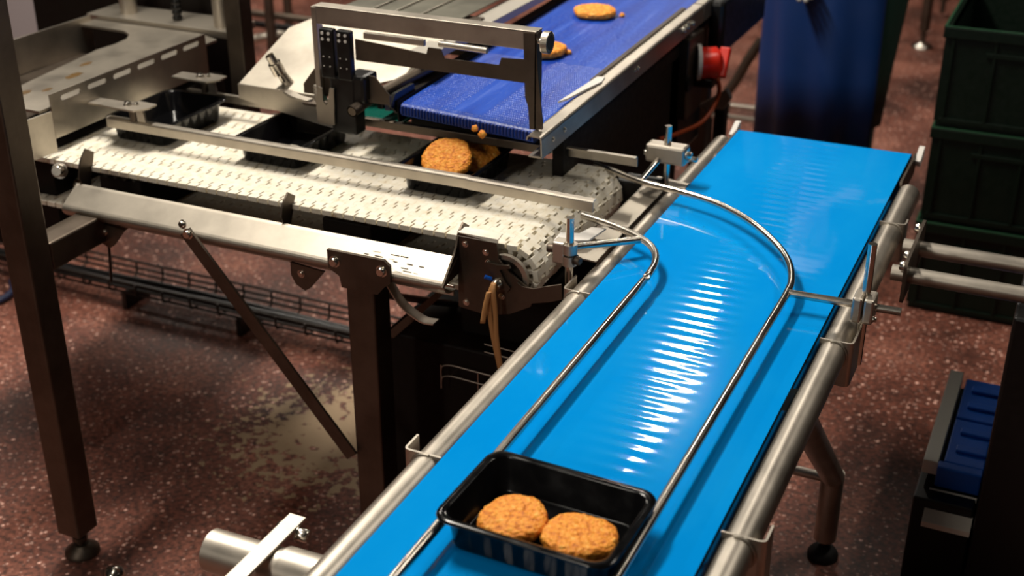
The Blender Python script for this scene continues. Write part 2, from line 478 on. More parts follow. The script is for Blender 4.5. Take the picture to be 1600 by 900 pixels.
bm = B(); add_box(bm, (-.293, .362, .828), (-.205, .402, .868), .006); obj('cross_clamp', bm, STEEL, g1)
bolt_part((-.206, .375, .852), (1, .1, 0), g1, .008, .012); bolt_part((-.206, .392, .838), (1, 0, 0), g1, .006, .02); bolt_part((-.293, .38, .842), (-1, 0, 0), g1, .007, .008)
tube_part('mounting_stub', [(-.275, .40, .765), (-.20, .385, .765)], .019, STEEL, bc, 20)
# left guide rail
gl_path = [(-.318, .071, .812), (-.242, .047, .812), (-.176, .012, .812), (-.141, -.022, .812), (-.119, -.072, .812), (-.112, -.14, .812), (-.112, -.3, .812), (-.112, -1.6, .812)]
g2 = tube_part('guide_rail', smooth_path(gl_path, 6), .0070, CHROME, bc, 14)
g2['label'] = 'shorter bent guide rod on the left of the belt'
tube_part('support_rod', [(-.176, .008, .812), (-.275, -.092, .818)], .0070, CHROME, g2)
tube_part('clamp_post', [(-.270, -.112, .70), (-.270, -.112, .886)], .0075, CHROME, g2, 16)
bm = B()
add_box(bm, (-.300, -.124, .796), (-.276, -.096, .838), .003)
for dz in (.803, .826): add_tube(bm, [(-.270, -.112, dz - .0095), (-.270, -.112, dz + .0095)], .0145, 20)
obj('cross_clamp', bm, STEEL, g2)
bolt_part((-.300, -.112, .820), (-1, -.2, 0), g2, .008, .014, STEEL_D); bolt_part((-.258, -.115, .806), (1, -.2, 0), g2, .008, .012, STEEL_D)

# drive arm: two round bars bolted to the tube through a plate
da = tube_part('drive_arm_bar', [(.262, .315, .755), (.95, .315, .755)], .0155, STEEL, bc, 20)
da2 = tube_part('drive_arm_bar', [(.262, .185, .755), (.95, .185, .755)], .0155, STEEL, bc, 20)
bm = B(); add_prism(bm, round_rect(.135, .715, .365, .80, .012), 'yz', .288, .294); pl = obj('arm_plate', bm, STEEL_D, bc)
for y in (.17, .22): bolt_part((.288, y, .778), (-1, 0, 0), pl, .009, .012)
bolt_part((.288, .345, .785), (-1, 0, 0), pl, .009, .012)

# ------------------------------------------------------------------ trays
def make_tray(L=.243, W=.178, Hh=.050):
    bm = B()
    def ring(hx, hy, r, z, flute=0.0, n=6):
        pts = []
        rr = round_rect(-hx, -hy, hx, hy, r, n)
        # subdivide long straight sides for the flutes
        full = []
        for i, p in enumerate(rr):
            q = rr[(i+1) % len(rr)]
            d = math.hypot(q[0]-p[0], q[1]-p[1])
            k = 24 if d > .05 else 1
            for j in range(k):
                full.append((p[0] + (q[0]-p[0])*j/k, p[1] + (q[1]-p[1])*j/k, j/k if k > 1 else -1, (q[1]-p[1], -(q[0]-p[0]), d)))
        for x, y, t, nn in full:
            if flute and t > 0:
                a = flute * (1 if int(t * 24) % 4 < 2 else -1)
                x += nn[0]/nn[2] * a; y += nn[1]/nn[2] * a
            pts.append(bm.verts.new((x, y, z)))
        return pts
    hx, hy = L/2, W/2
    rings = [ring(hx-.019, hy-.019, .018, 0), ring(hx-.017, hy-.017, .020, .004, .0006), ring(hx-.012, hy-.012, .022, Hh-.006, .0008), ring(hx-.0105, hy-.0105, .022, Hh-.003),
             ring(hx-.001, hy-.001, .026, Hh-.003), ring(hx, hy, .026, Hh-.0015), ring(hx-.001, hy-.001, .026, Hh+.0005), ring(hx-.009, hy-.009, .023, Hh+.0008), ring(hx-.0130, hy-.0130, .0205, Hh-.001),
             ring(hx-.0205, hy-.0205, .016, .004), ring(hx-.025, hy-.025, .013, .0024)]
    n = len(rings[0])
    for a, c in zip(rings, rings[1:]):
        for i in range(n):
            f = bm.faces.new((a[i], a[(i+1) % n], c[(i+1) % n], c[i])); f.smooth = True
    bm.faces.new(list(reversed(rings[0]))); bm.faces.new(rings[-1])
    return bm
tray_mesh = None
def place_tray(loc, rz, label):
    global tray_mesh
    if tray_mesh is None:
        o = obj('food_tray', make_tray(), TRAYM); tray_mesh = o.data
    else:
        o = bpy.data.objects.new('food_tray', tray_mesh); COL.objects.link(o)
    o.location = loc; o.rotation_euler = (0, 0, rz)
    tag(o, label, 'tray', 'black food trays'); return o
place_tray((.006, -.862, H + .0004), R(-2.0), 'glossy black plastic tray holding two patties on the bright blue belt')
WB = .815
place_tray((-.626, .145, WB + .0008), R(90), 'black tray with two orange patties on the white belt under the dark blue belt end')
place_tray((-1.026, .145, WB + .0008), R(90), 'empty black tray on the white belt in front of the sloping steel cover')
place_tray((-1.370, .145, WB + .0008), R(90), 'black tray at the left end of the white belt, beside the slotted steel plate')

# ------------------------------------------------------------------ patties
def make_patty(rx, ry, h, seed, flat=0.0):
    bm = B(); bmesh.ops.create_icosphere(bm, subdivisions=5, radius=1)
    off = Vector((seed * 3.7, seed * 1.3, seed * .7))
    for v in bm.verts:
        d = v.co.copy()
        rho = math.hypot(d.x, d.y)
        a = math.atan2(d.y, d.x)
        # flattened puck with rounded edge
        k = abs(d.z)
        top = (1 - rho ** 6) ** (1/3) if rho < 1 else 0
        rad = 1 + .10 * noise.noise(Vector((math.cos(a) * 1.3, math.sin(a) * 1.3, seed))) + .03 * noise.noise(Vector((math.cos(a) * 5, math.sin(a) * 5, seed)))
        if flat: rad *= 1 - flat * max(0, -math.sin(a)) ** 4
        rr = min(1.0, rho * 1.02)
        x, y = d.x * rad * rx, d.y * rad * ry
        z = math.copysign(top * h / 2, d.z)
        p = Vector((x, y, z))
        q = p * 1000
        cr = noise.noise(q / 5.5 + off) * .0016 + noise.noise(q / 2.6 + off) * .0014 + abs(noise.noise(q / 9 + off)) * .0016
        nrm = Vector((d.x * .5, d.y * .5, d.z)).normalized()
        v.co = p + nrm * cr
    for f in bm.faces: f.smooth = True
    return bm
def patty(loc, rx, ry, h, seed, rot, label, flat=0.0):
    o = obj('patty', make_patty(rx, ry, h, seed, flat), CRUMB)
    o.location = loc; o.rotation_euler = rot
    tag(o, label, 'patty', 'breaded patties'); return o
fz = H + .0035
patty((-.040, -.862, fz + .011), .0445, .047, .019, 1, (R(3), R(-2), R(10)), 'left orange breaded patty in the front tray on the bright blue belt', .12)
patty((.054, -.868, fz + .0160), .0485, .047, .018, 2, (R(-2), R(4), R(30)), 'right orange breaded patty in the front tray, resting on a yellow slice', .08)
o = obj('batter_slice', make_patty(.036, .032, .006, 3), YELLOWF); o.location = (.066, -.866, fz + .0024); o.rotation_euler = (0, 0, .4)
tag(o, 'smooth yellow slice showing under the right patty in the front tray', 'food')
patty((-.634, .110, WB + .052), .053, .050, .019, 4, (R(36), R(3), R(0)), 'orange patty lying in front in the tray on the white belt')
patty((-.598, .192, WB + .038), .046, .042, .017, 5, (R(38), R(14), R(20)), 'shaded orange patty tilted behind another in the tray on the white belt')
def infeed_z(y): return .950 + .020 * (y - .12)
patty((-.640, .955, infeed_z(.955) + .012), .056, .050, .020, 6, (R(1.2), 0, R(0)), 'far orange patty on the dark blue infeed belt')
patty((-.625, .600, infeed_z(.60) + .012), .052, .046, .020, 7, (R(1.2), 0, R(70)), 'near orange patty on the dark blue infeed belt, behind the steel bridge knob')
# loose crumbs
def crumb(loc, r, seed, label, mat=CRUMB):
    bm = B(); bmesh.ops.create_icosphere(bm, subdivisions=2, radius=r)
    for v in bm.verts: v.co *= 1 + .45 * noise.noise(v.co * 180 + Vector((seed, 0, 0)))
    for f in bm.faces: f.smooth = True
    o = obj('crumb', bm, mat); o.location = loc
    tag(o, label, 'crumb', 'loose orange crumbs'); return o
crumb((-.575, .975, infeed_z(.97) + .004), .007, 1, 'orange crumb beside the far patty on the dark blue belt')
crumb((-.578, .625, infeed_z(.62) + .004), .008, 2, 'orange crumb beside the near patty on the dark blue belt')
crumb((-.566, .105, .944), .007, 3, 'orange crumb stuck on the rounded end of the dark blue belt')
crumb((-.550, .104, .934), .008, 4, 'brown crumb stuck under the lip of the dark blue belt')
bm = B(); bmesh.ops.create_icosphere(bm, subdivisions=3, radius=1)
for v in bm.verts:
    v.co = Vector((v.co.x * .015, v.co.y * .009, v.co.z * .0022)) * (1 + .3 * noise.noise(v.co * 3))
o = obj('food_scrap', bm, PALEFOOD); o.location = (-1.035, .150, WB + .0048); tag(o, 'small pale food scrap lying in the empty black tray', 'food scrap')

# ------------------------------------------------------------------ white modular belt conveyor
wc = thing('modular_belt_conveyor', (-.95, .1, 0), 'white modular plastic belt conveyor with slanted steel trough on square steel legs', 'conveyor')
Y0, Y1 = -.122, .328
RX, RZ, RR = -.385, .757, .052          # end sprocket
PITCH = .025; TH = .011
def link_mesh():
    bm = B(); n = 27; wd = (Y1 - Y0) / n
    add_box(bm, (-.0075, Y0, -TH/2), (.0075, Y1, TH/2), .001)
    for i in range(n):
        y = Y0 + i * wd
        tip = .0142 if i % 4 < 2 else .0174
        if i % 2 == 0: add_box(bm, (.006, y + .0002, -TH/2 + .0002), (tip, y + wd - .0002, TH/2 - .0002))
        else: add_box(bm, (-tip, y + .0002, -TH/2 + .0002), (-.006, y + wd - .0002, TH/2 - .0002))
    return bm
lk0 = None; cnt = 0
path = []
x = -1.585
while x < RX - .004:
    path.append((x, RZ + RR, 0.0)); x += PITCH
start = (x - RX) / RR
n_arc = int(math.pi * RR / PITCH) 
for i in range(n_arc + 1):
    a = start + i * PITCH / RR
    if a > math.pi: break
    path.append((RX + RR * math.sin(a), RZ + RR * math.cos(a), a))
x = RX - .012
while x > -1.585:
    path.append((x, RZ - RR, math.pi)); x -= PITCH
for px, pz, a in path:
    if lk0 is None:
        o = obj('belt_link', link_mesh(), CREAM, wc, loc=None); lk0 = o
        # recentre the mesh: it was built around x=0, z=0
        o.data.transform(Matrix.Translation(ROOT[wc])); 
    else:
        o = lk0.copy(); COL.objects.link(o); o.parent = wc
    o.location = Vector((px, 0, pz)) - ROOT[wc]
    o.rotation_euler = (0, a, 0)
box_part('wear_strip', (-1.57, Y0 + .02, RZ + RR - .016), (RX, Y1 - .02, RZ + RR - .0065), plain('brown_wear_strip', (.30, .20, .10), .6), wc)
# sprocket drum and disc
tube_part('sprocket_drum', [(RX, Y0 + .02, RZ), (RX, Y1 - .02, RZ)], RR - .0058, CREAM, wc, 28)
bm = B()
for i in range(14):
    a = 2 * math.pi * i / 14
    add_box(bm, (-.005, Y0 + .001, .030), (.005, Y0 + .024, RR - .004), .002, Matrix.Translation((RX, 0, RZ)) @ Matrix.Rotation(a, 4, 'Y'))
obj('sprocket_teeth', bm, CREAM, wc)
bm = B(); add_prism(bm, [(RX + .045 * math.cos(R(a)), RZ + .045 * math.sin(R(a))) for a in range(-40, 121, 8)] + [(RX + .036 * math.cos(R(a)), RZ + .036 * math.sin(R(a))) for a in range(120, -41, -8)], 'xz', -.143, -.134, True)
obj('disc_ring', bm, STEEL, wc)
bm = B(); add_prism(bm, [(RX + .037 * math.cos(R(a)), RZ + .037 * math.sin(R(a))) for a in range(0, 360, 15)], 'xz', -.136, -.132, True)
obj('sprocket_disc', bm, STEEL_D, wc)
# end plate
bm = B()
add_prism(bm, [(-.478, .835), (-.398, .828), (-.394, .795), (-.370, .772), (-.345, .755), (-.318, .742), (-.330, .712), (-.372, .688), (-.420, .676), (-.478, .682)], 'xz', -.152, -.147)
ep = obj('end_plate', bm, STEEL_D, wc)
bm = B(); add_prism(bm, ribbon([(-.151, .828), (-.149, .834), (-.130, .838)], .003), 'yz', -.478, -.396); obj('plate_lip', bm, STEEL, ep)
bm = B(); add_prism(bm, ribbon([(-.478, -.1500), (-.4775, -.125)], .003), 'xy', .682, .83); obj('plate_return', bm, STEEL_D, ep)
for p in ((-.462, .815), (-.420, .806), (-.415, .786), (-.378, .742), (-.388, .722), (-.462, .694)): bolt_part((p[0], -.152, p[1]), (0, -1, 0), ep, .0048, .004)
bm = B()
tri = [(-.418, .790), (-.395, .787), (-.372, .790), (-.368, .785), (-.390, .778), (-.378, .756), (-.368, .745), (-.375, .735), (-.392, .748), (-.405, .770), (-.420, .782)]
add_prism(bm, tri, 'xz', -.158, -.152); obj('bearing_holder', bm, STEEL_D, ep)
bm = B(); add_tube(bm, [(-.394, -.152, .748), (-.394, -.162, .748), (-.394, -.170, .748)], [.013, .013, .008], 18); obj('shaft_end', bm, CHROME, ep)
bm = B(); add_tube(bm, [(-.405, -.160, .758), (-.416, -.166, .763)], .004, 8); obj('blue_plug', bm, BLUEP, ep)
bm = B(); add_prism(bm, [(-.355, .758), (-.345, .752), (-.322, .752), (-.297, .762), (-.268, .772), (-.266, .742), (-.290, .732), (-.325, .722), (-.352, .724)], 'xz', -.156, -.152)
obj('guard_strip', bm, STEEL_D, ep)
# slanted trough
TX0, TX1 = -1.378, -.476
bm = B()
poly = rounded([(-.158, .787), (-.163, .785), (-.218, .750), (-.200, .730), (-.165, .724)], .014, 5)
add_prism(bm, ribbon([tuple(p) for p in poly], .0025), 'yz', TX0, TX1)
tr = obj('drip_trough', bm, SHEET, wc)
box_part('under_rail', (-1.34, -.150, .700), (-.49, -.145, .722), STEEL, wc)
for xx, sc_ in ((-1.372, 1), (-.865, .9), (-.480, 1)):
    bm = B()
    poly = rounded([(-.160, .800), (-.152, .826), (-.130, .842)], .02, 5)
    if xx == -.480: poly = rounded([(-.218, .750), (-.160, .804), (-.150, .832), (-.128, .846)], .02, 5)
    if xx == -1.372: poly = rounded([(-.160, .800), (-.150, .835), (-.128, .856)], .02, 5)
    add_prism(bm, ribbon([tuple(p) for p in poly], .003), 'yz', xx, xx + .004); 
    # face of the hook
    pl = [tuple(p) for p in poly]
    add_prism(bm, pl + [(pl[-1][0] + .022, pl[-1][1] - .014), (-.128, .780), (-.14, .752)], 'yz', xx + .001, xx + .0035)
    obj('trough_hook', bm, STEEL_D, wc)
# scratches on the trough: shallow engraved score marks
SCRATCH = plain('dark_score_mark', (.05, .035, .022), .7)
def on_trough(t): # t 0 top .. 1 bottom
    return (-.1655 + (-.2125 + .1655) * t - .0010, .7835 + (.7535 - .7835) * t + .0014)
bm = B()
for r_, x0 in ((.25, -.64), (.42, -.66), (.6, -.68), (.68, -.63), (.85, -.64), (.78, -.60), (.5, -.59)):
    for k in range(3):
        xs = x0 + k * .028 + random.uniform(-.006, .006); ln = random.uniform(.008, .02)
        y, z = on_trough(r_ + random.uniform(-.02, .02)); y2, z2 = on_trough(r_ + .012)
        add_prism(bm, [(y, z), (y2, z2), (y2 - .0004, z2 + .0004), (y - .0004, z + .0004)], 'yz', xs, xs + ln)
o = obj('score_marks', bm, SCRATCH, tr); o['kind'] = 'stuff'
# legs
def sq_tube(name, lo, hi, parent, mat=STEEL_D, bev=.004):
    return box_part(name, lo, hi, mat, parent, bev)
sq_tube('leg', (-.686, -.218, 0), (-.625, -.157, .742), wc)
sq_tube('leg', (-.686, .40, 0), (-.625, .46, .742), wc)
bm = B(); add_prism(bm, [(-.718, .786), (-.595, .786), (-.583, .776), (-.583, .742), (-.597, .730), (-.612, .712), (-.690, .712), (-.694, .735), (-.718, .748)], 'xz', -.226, -.2185)
lp = obj('leg_bracket', bm, STEEL_D, wc)
for xx in (-.702, -.600): bolt_part((xx, -.226, .764), (0, -1, 0), lp, .0088, .009)
# flat diagonal brace
bm = B()
a, c = Vector((-1.048, -.228, .764)), Vector((-.690, -.222, .33))
d = (c - a).normalized(); nn = Vector((d.z, 0, -d.x)) * .0145
v = [a + nn, c + nn, c - nn, a - nn]
add_prism(bm, [(p.x, p.z) for p in v], 'xz', -.230, -.224); br = obj('flat_brace', bm, STEEL_D, wc)
bolt_part((-1.038, -.231, .762), (0, -1, 0), br, .0085, .009); bolt_part((-1.052, -.226, .778), (-.2, -1, .2), br, .007, .008)
# lugs under the trough
for xx in (-1.285, -.800):
    bm = B(); add_prism(bm, [(xx - .022, .728), (xx + .055, .722), (xx + .02, .680), (xx + .008, .672), (xx - .012, .682), (xx - .022, .70)], 'xz', -.200, -.194)
    lg = obj('lug', bm, STEEL_D, wc); bolt_part((xx + .002, -.200, .708), (0, -1, 0), lg, .006, .004)
tube_part('hanging_rod', [(-1.28, -.197, .68), (-1.295, -.19, .585)], .003, BLACK, wc, 8)
# curved steel strap beside the leg
bm = B()
pp = rounded([(-.612, .715), (-.585, .672), (-.540, .650), (-.515, .652)], .03, 5)
add_prism(bm, ribbon([tuple(p) for p in pp], .0025), 'xz', -.19, -.165); obj('cable_strap', bm, STEEL, wc)
tube_part('knee_brace', [(-.655, .36, .40), (-.655, -.13, .66)], .008, STEEL, wc)
for xx in (-1.36, -.80):
    box_part('cross_member', (xx, Y0 + .010, RZ - .046), (xx + .11, Y1 - .01, RZ + .036), DARKP, wc, .003)
# flat side rails
def side_rail(x0, x1, y, z, s):
    bm = B()
    add_prism(bm, ribbon([tuple(p) for p in rounded([(y + s * .014, z), (y, z), (y, z - .022)], .004, 3)], .0025), 'yz', x0, x1)
    return bm
sr = obj('side_rail', side_rail(-1.436, -.540, .018, .872, 1), STEEL, wc)
g_ = side_rail(-.540, -.272, .0155, .872, 1)
for v in g_.verts: v.co.y -= .030 * (v.co.x + .540)
o = obj('rail_extension', g_, STEEL, sr)
box_part('splice_plate', (-.59, .0195, .852), (-.541, .0215, .8695), STEEL_D, sr, .0005)
sr2 = obj('side_rail', side_rail(-1.40, -.278, .272, .872, -1), STEEL, wc)
# slotted holder plates carrying the rails from the packing machine side
def holder(cx, cy, mirror):
    z = .905
    bm = B()
    out = [(-.060, -.028), (-.010, -.032), (.040, -.032), (.060, -.004), (.058, .026), (.010, .028), (-.004, .012), (-.060, .012)]
    out = [(cx + px, cy + mirror * py) for px, py in out]
    add_prism(bm, out, 'xy', z, z + .004); hp = obj('rail_holder', bm, STEEL, wc)
    bm = B(); add_tube(bm, [(cx + .012, cy, .872), (cx + .012, cy, z)], .009, 14); obj('spacer', bm, STEEL_D, hp)
    bm = B(); add_prism(bm, [(cx + .022, z), (cx + .040, z), (cx + .046, .872), (cx + .024, .872)], 'xz', cy - .003, cy + .003); obj('holder_leg', bm, STEEL, hp)
    bolt_part((cx + .004, cy - .004, z + .004), (0, 0, 1), hp, .0075, .008)
    bolt_part((cx + .020, cy + .004, z + .004), (0, 0, 1), hp, .005, .006)
    return hp
holder(-1.375, .024, 1)
holder(-1.36, .262, 1)

# ------------------------------------------------------------------ transfer plate between the belts
tp = thing('transfer_plate', (-.258, .14, .75), 'narrow flat steel transfer plate lying between the white belt and the bright blue belt', 'plate')
bm = B(); add_prism(bm, ribbon([tuple(p) for p in rounded([(-.292, .770), (-.286, .784), (-.238, .782)], .004, 3)], .003), 'xz', -.060, .345); obj('plate', bm, SHEET, tp)
box_part('bearer', (-.30, .10, .70), (-.256, .125, .779), STEEL_D, tp)
bm = B(); add_prism(bm, [(-.332, -.04), (-.272, -.012), (-.262, .055), (-.290, .048), (-.300, .012), (-.335, .0)], 'xy', .797, .801); obj('deflector', bm, BLACKW, tp)
box_part('dark_bar', (-.345, .335, .735), (-.256, .36, .79), BLACK, tp, .003)
box_part('dark_bar', (-.335, .37, .775), (-.256, .385, .79), BLACK, tp, .003)

# ------------------------------------------------------------------ hanging rubber band
bm = B()
def strap(pts, wv_, th, bm):
    P = [Vector(p) for p in pts]
    L = []
    for i, p in enumerate(P):
        a = bm.verts.new(p + Vector((-wv_/2, -th/2, 0))); c_ = bm.verts.new(p + Vector((wv_/2, -th/2, .002)))
        e = bm.verts.new(p + Vector((wv_/2, th/2, .002))); f = bm.verts.new(p + Vector((-wv_/2, th/2, 0))); L.append((a, c_, e, f))
    for q, r_ in zip(L, L[1:]):
        for i in range(4):
            fc = bm.faces.new((q[i], q[(i+1) % 4], r_[(i+1) % 4], r_[i])); fc.smooth = True
    bm.faces.new(L[0]); bm.faces.new(list(reversed(L[-1])))
strap(smooth_path([(-.394, -.173, .758), (-.398, -.180, .74), (-.401, -.178, .70), (-.396, -.172, .64), (-.386, -.166, .575), (-.382, -.16, .53)], 4), .009, .003, bm)
strap(smooth_path([(-.393, -.176, .757), (-.391, -.183, .74), (-.388, -.180, .70), (-.388, -.175, .64), (-.383, -.168, .575), (-.381, -.162, .53)], 4), .009, .003, bm)
strap(smooth_path([(-.399, -.184, .742), (-.405, -.186, .715), (-.412, -.185, .675)], 4), .010, .003, bm)
rb = obj('rubber_band', bm, BAND); tag(rb, 'tan rubber band looped over the shaft end and hanging below the white conveyor', 'rubber band')

# ------------------------------------------------------------------ black drive cabinet below
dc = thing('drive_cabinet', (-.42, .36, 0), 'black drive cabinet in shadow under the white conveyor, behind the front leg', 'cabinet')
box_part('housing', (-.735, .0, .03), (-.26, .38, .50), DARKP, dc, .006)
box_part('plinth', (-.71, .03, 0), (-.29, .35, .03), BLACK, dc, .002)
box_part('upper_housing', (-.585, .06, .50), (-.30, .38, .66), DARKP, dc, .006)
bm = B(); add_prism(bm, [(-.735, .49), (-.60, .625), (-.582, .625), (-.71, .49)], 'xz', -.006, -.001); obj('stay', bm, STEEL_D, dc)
hk = thing('wire_basket', (-.50, -.03, .40), 'small bent steel wire basket hanging in the dark under the blue conveyor', 'basket')
for dz in (0, -.026):
    tube_part('wire', smooth_path([(-.586, -.03, .452 + dz), (-.582, -.03, .464 + dz), (-.562, -.03, .470 + dz), (-.52, -.03, .469 + dz), (-.444, -.03, .466 + dz), (-.36, -.03, .462 + dz)], 4), .0017, STEEL, hk, 8)
    tube_part('wire', [(-.495, -.008, .525 + dz * .7), (-.36, -.008, .520 + dz * .7)], .0014, STEEL, hk, 8)
for xx in (-.586, -.50, -.42): tube_part('wire', [(xx, -.03, .41), (xx, -.03, .466)], .0015, STEEL, hk, 8)
for xx in (-.562, -.42): tube_part('wire', [(xx, -.03, .445), (xx, -.001, .446)], .0015, STEEL, hk, 8)

# ------------------------------------------------------------------ packing machine on the left
pm = thing('packing_machine', (-1.6, .2, 0), 'steel packing machine with slotted front plate and stained deck on dark square posts', 'machine')
sq_tube('post', (-1.345, -.415, .06), (-1.284, -.354, 1.9), pm)
sq_tube('post', (-1.455, .50, .62), (-1.405, .55, 1.9), pm)
sq_tube('cross_beam', (-1.52, .50, .62), (-1.405, .55, .68), pm)
bm = B(); add_tube(bm, [(-1.312, -.385, .02), (-1.312, -.385, .062)], .010, 12); add_tube(bm, [(-1.312, -.385, .034), (-1.312, -.385, .044)], .017, 6); add_tube(bm, [(-1.312, -.385, 0), (-1.312, -.385, .008), (-1.312, -.385, .024)], [.038, .038, .016], 22)
obj('levelling_foot', bm, STEEL_D, pm)
sq_tube('cross_beam', (-1.345, -.354, .685), (-1.284, .05, .745), pm)
sq_tube('cross_beam', (-1.345, .05, .685), (-1.284, .52, .745), pm)
# slotted flange
def plate_with_slots(x, y0, y1, z0, z1, slots, sz0, sz1, th):
    bm = B()
    def panel(ya, yb, za, zb): add_box(bm, (x, ya, za), (x + th, yb, zb))
    ys = [y0]
    panel(y0, y1, z0, sz0); panel(y0, y1, sz1, z1)
    prev = y0
    for a, c_ in slots: panel(prev, a, sz0, sz1); prev = c_
    panel(prev, y1, sz0, sz1)
    for a, c_ in slots:                                     # rounded slot ends
        r_ = (sz1 - sz0) / 2
        for yy, s in ((a, 1), (c_, -1)):
            for q in (1, -1):
                zc = sz0 if q > 0 else sz1
                add_prism(bm, [(yy, zc), (yy + s * r_, zc), (yy + s * r_ * .3, zc + q * r_ * .3), (yy, zc + q * r_)], 'yz', x, x + th)
    return bm
sl = []
L0, L1 = -.052, .462
pit = (L1 - L0) / 6
for k in range(6): sl.append((L0 + k * pit + .009, L0 + k * pit + .072))
obj('slotted_plate', plate_with_slots(-1.503, -.075, .475, .842, .942, sl, .919, .931, .003), STEEL_Y, pm)
# deck with an oval opening on its far left
bm = B()
deck = [(-1.507, -.10), (-1.507, .50), (-1.60, .545), (-1.90, .545)]
hole = [(-1.72, .47), (-1.745, .49), (-1.775, .50), (-1.86, .50), (-1.86, .1), (-1.80, .1)]
add_prism(bm, [(-1.507, -.105), (-1.507, .53), (-1.585, .56), (-1.93, .56), (-1.93, .505), (-1.78, .50), (-1.742, .475), (-1.722, .44), (-1.715, .39), (-1.722, .33), (-1.66, -.105)], 'xy', .907, .913)
obj('deck', bm, SHEET, pm)
bm = B(); add_prism(bm, ribbon([(-1.93, .545), (-1.94, .18), (-1.72, -.16)], .006), 'xy', .83, .928); obj('rim_wall', bm, STEEL, pm)
bm = B(); add_prism(bm, [(-1.93, .5), (-1.72, .5), (-1.70, .3), (-1.66, -.12), (-1.75, -.12), (-1.93, .2)], 'xy', .83, .835); obj('basin_floor', bm, STEEL_D, pm)
# food residue on the deck
bm = B()
for px, py, s in ((-1.62, .13, .02), (-1.60, .02, .012), (-1.66, .22, .014), (-1.56, .19, .006), (-1.545, .26, .006), (-1.54, .33, .006), (-1.53, .41, .006), (-1.545, .09, .007), (-1.55, .0, .008), (-1.63, -.02, .018)):
    g = bmesh.new(); bmesh.ops.create_icosphere(g, subdivisions=2, radius=1)
    for v in g.verts:
        k = 1 + .5 * noise.noise(v.co * 2 + Vector((px * 50, py * 30, 0))); v.co = Vector((v.co.x * s * .6 * k, v.co.y * s * 1.3 * k, v.co.z * .0012))
    _merge(bm, g, Matrix.Translation((px, py, .9132)))
o = obj('food_residue', bm, plain('brown_residue', (.12, .07, .025), .35), pm); o['kind'] = 'stuff'
# front corner gusset below the deck
bm = B(); add_prism(bm, ribbon([(-1.60, -.23), (-1.50, -.215), (-1.487, -.205), (-1.478, -.10)], .004), 'xy', .825, .915); obj('corner_plate', bm, STEEL, pm)
bm = B(); add_prism(bm, [(-1.60, -.225), (-1.505, -.212), (-1.52, -.15), (-1.60, -.13)], 'xy', .912, .916); obj('corner_tab', bm, SHEET, pm)
box_part('latch', (-1.50, .035, .888), (-1.43, .075, .893), STEEL, pm, .001)
# back frame with guide columns and a threaded spindle
box_part('back_plate', (-1.96, .565, .905), (-1.50, .69, .925), SHEET, pm, .002)
box_part('back_wall', (-2.30, .72, .50), (-1.56, .75, 1.7), DARKP, pm, .003)
tube_part('guide_column', [(-1.86, .62, .92), (-1.86, .62, 1.8)], .023, STEEL, pm, 20)
tube_part('guide_column', [(-1.545, .61, .92), (-1.545, .61, 1.8)], .023, STEEL, pm, 20)
bm = B()
for k in range(60): add_tube(bm, [(-1.69, .61, .925 + k * .014), (-1.69, .61, .932 + k * .014), (-1.69, .61, .939 + k * .014)], [.010, .014, .010], 10, False)
obj('threaded_spindle', bm, BLACK, pm)
box_part('body', (-1.92, -.09, .56), (-1.512, .55, .82), DARKP, pm, .004)
for k, (yy, zz) in enumerate(((-.05, .80), (.0, .78), (-.03, .72))):
    bolt_part((-1.505, yy, zz), (1, 0, 0), pm, .010, .012)
# end roller of the white belt side, small bright nuts
for yy, zz in ((-.14, .80), (-.12, .715)):
    bm = B(); add_bolt(bm, (-1.44, yy, zz), (.4, -1, .3), .013, .02); obj('end_nut', bm, CHROME, pm)

# ------------------------------------------------------------------ control panel behind it
cp = thing('control_cabinet', (-3.2, 1.9, 0), 'pale lilac grey cabinet standing behind the packing machine at the far left', 'cabinet')
box_part('body', (-3.8, 1.6, .30), (-3.08, 2.1, 1.9), PANELG, cp, .01)
for xx, yy in ((-3.75, 1.65), (-3.13, 1.65), (-3.75, 2.05), (-3.13, 2.05)): box_part('leg', (xx - .025, yy - .025, 0), (xx + .025, yy + .025, .30), STEEL_D, cp, .002)

# ------------------------------------------------------------------ infeed conveyor (dark blue)
ic = thing('infeed_conveyor', (-.6, .9, 0), 'upper infeed conveyor with ribbed dark blue belt and steel channel sides', 'conveyor')
def inf(y, dz=0): return infeed_z(y) + dz
IX0, IX1 = -.768, -.447; ye = 1.72; yn = .13
bm = B()
rad = .014
prof = [(ye, inf(ye))] + [(yn + .005 - rad * math.sin(R(a)), inf(yn) - rad + rad * math.cos(R(a))) for a in range(0, 181, 20)] + [(ye, inf(ye) - 2 * rad)]
add_prism(bm, prof, 'yz', IX0, IX1)
def skew(bm):                                               # the belt end stands slightly askew over the tray
    for v in bm.verts:
        if v.co.y < .7: v.co.y += .040 * (IX1 - v.co.x) / (IX1 - IX0) * (1 - max(0, v.co.y - yn) / .6)
skew(bm)
ib = obj('belt', bm, RIB, ic)
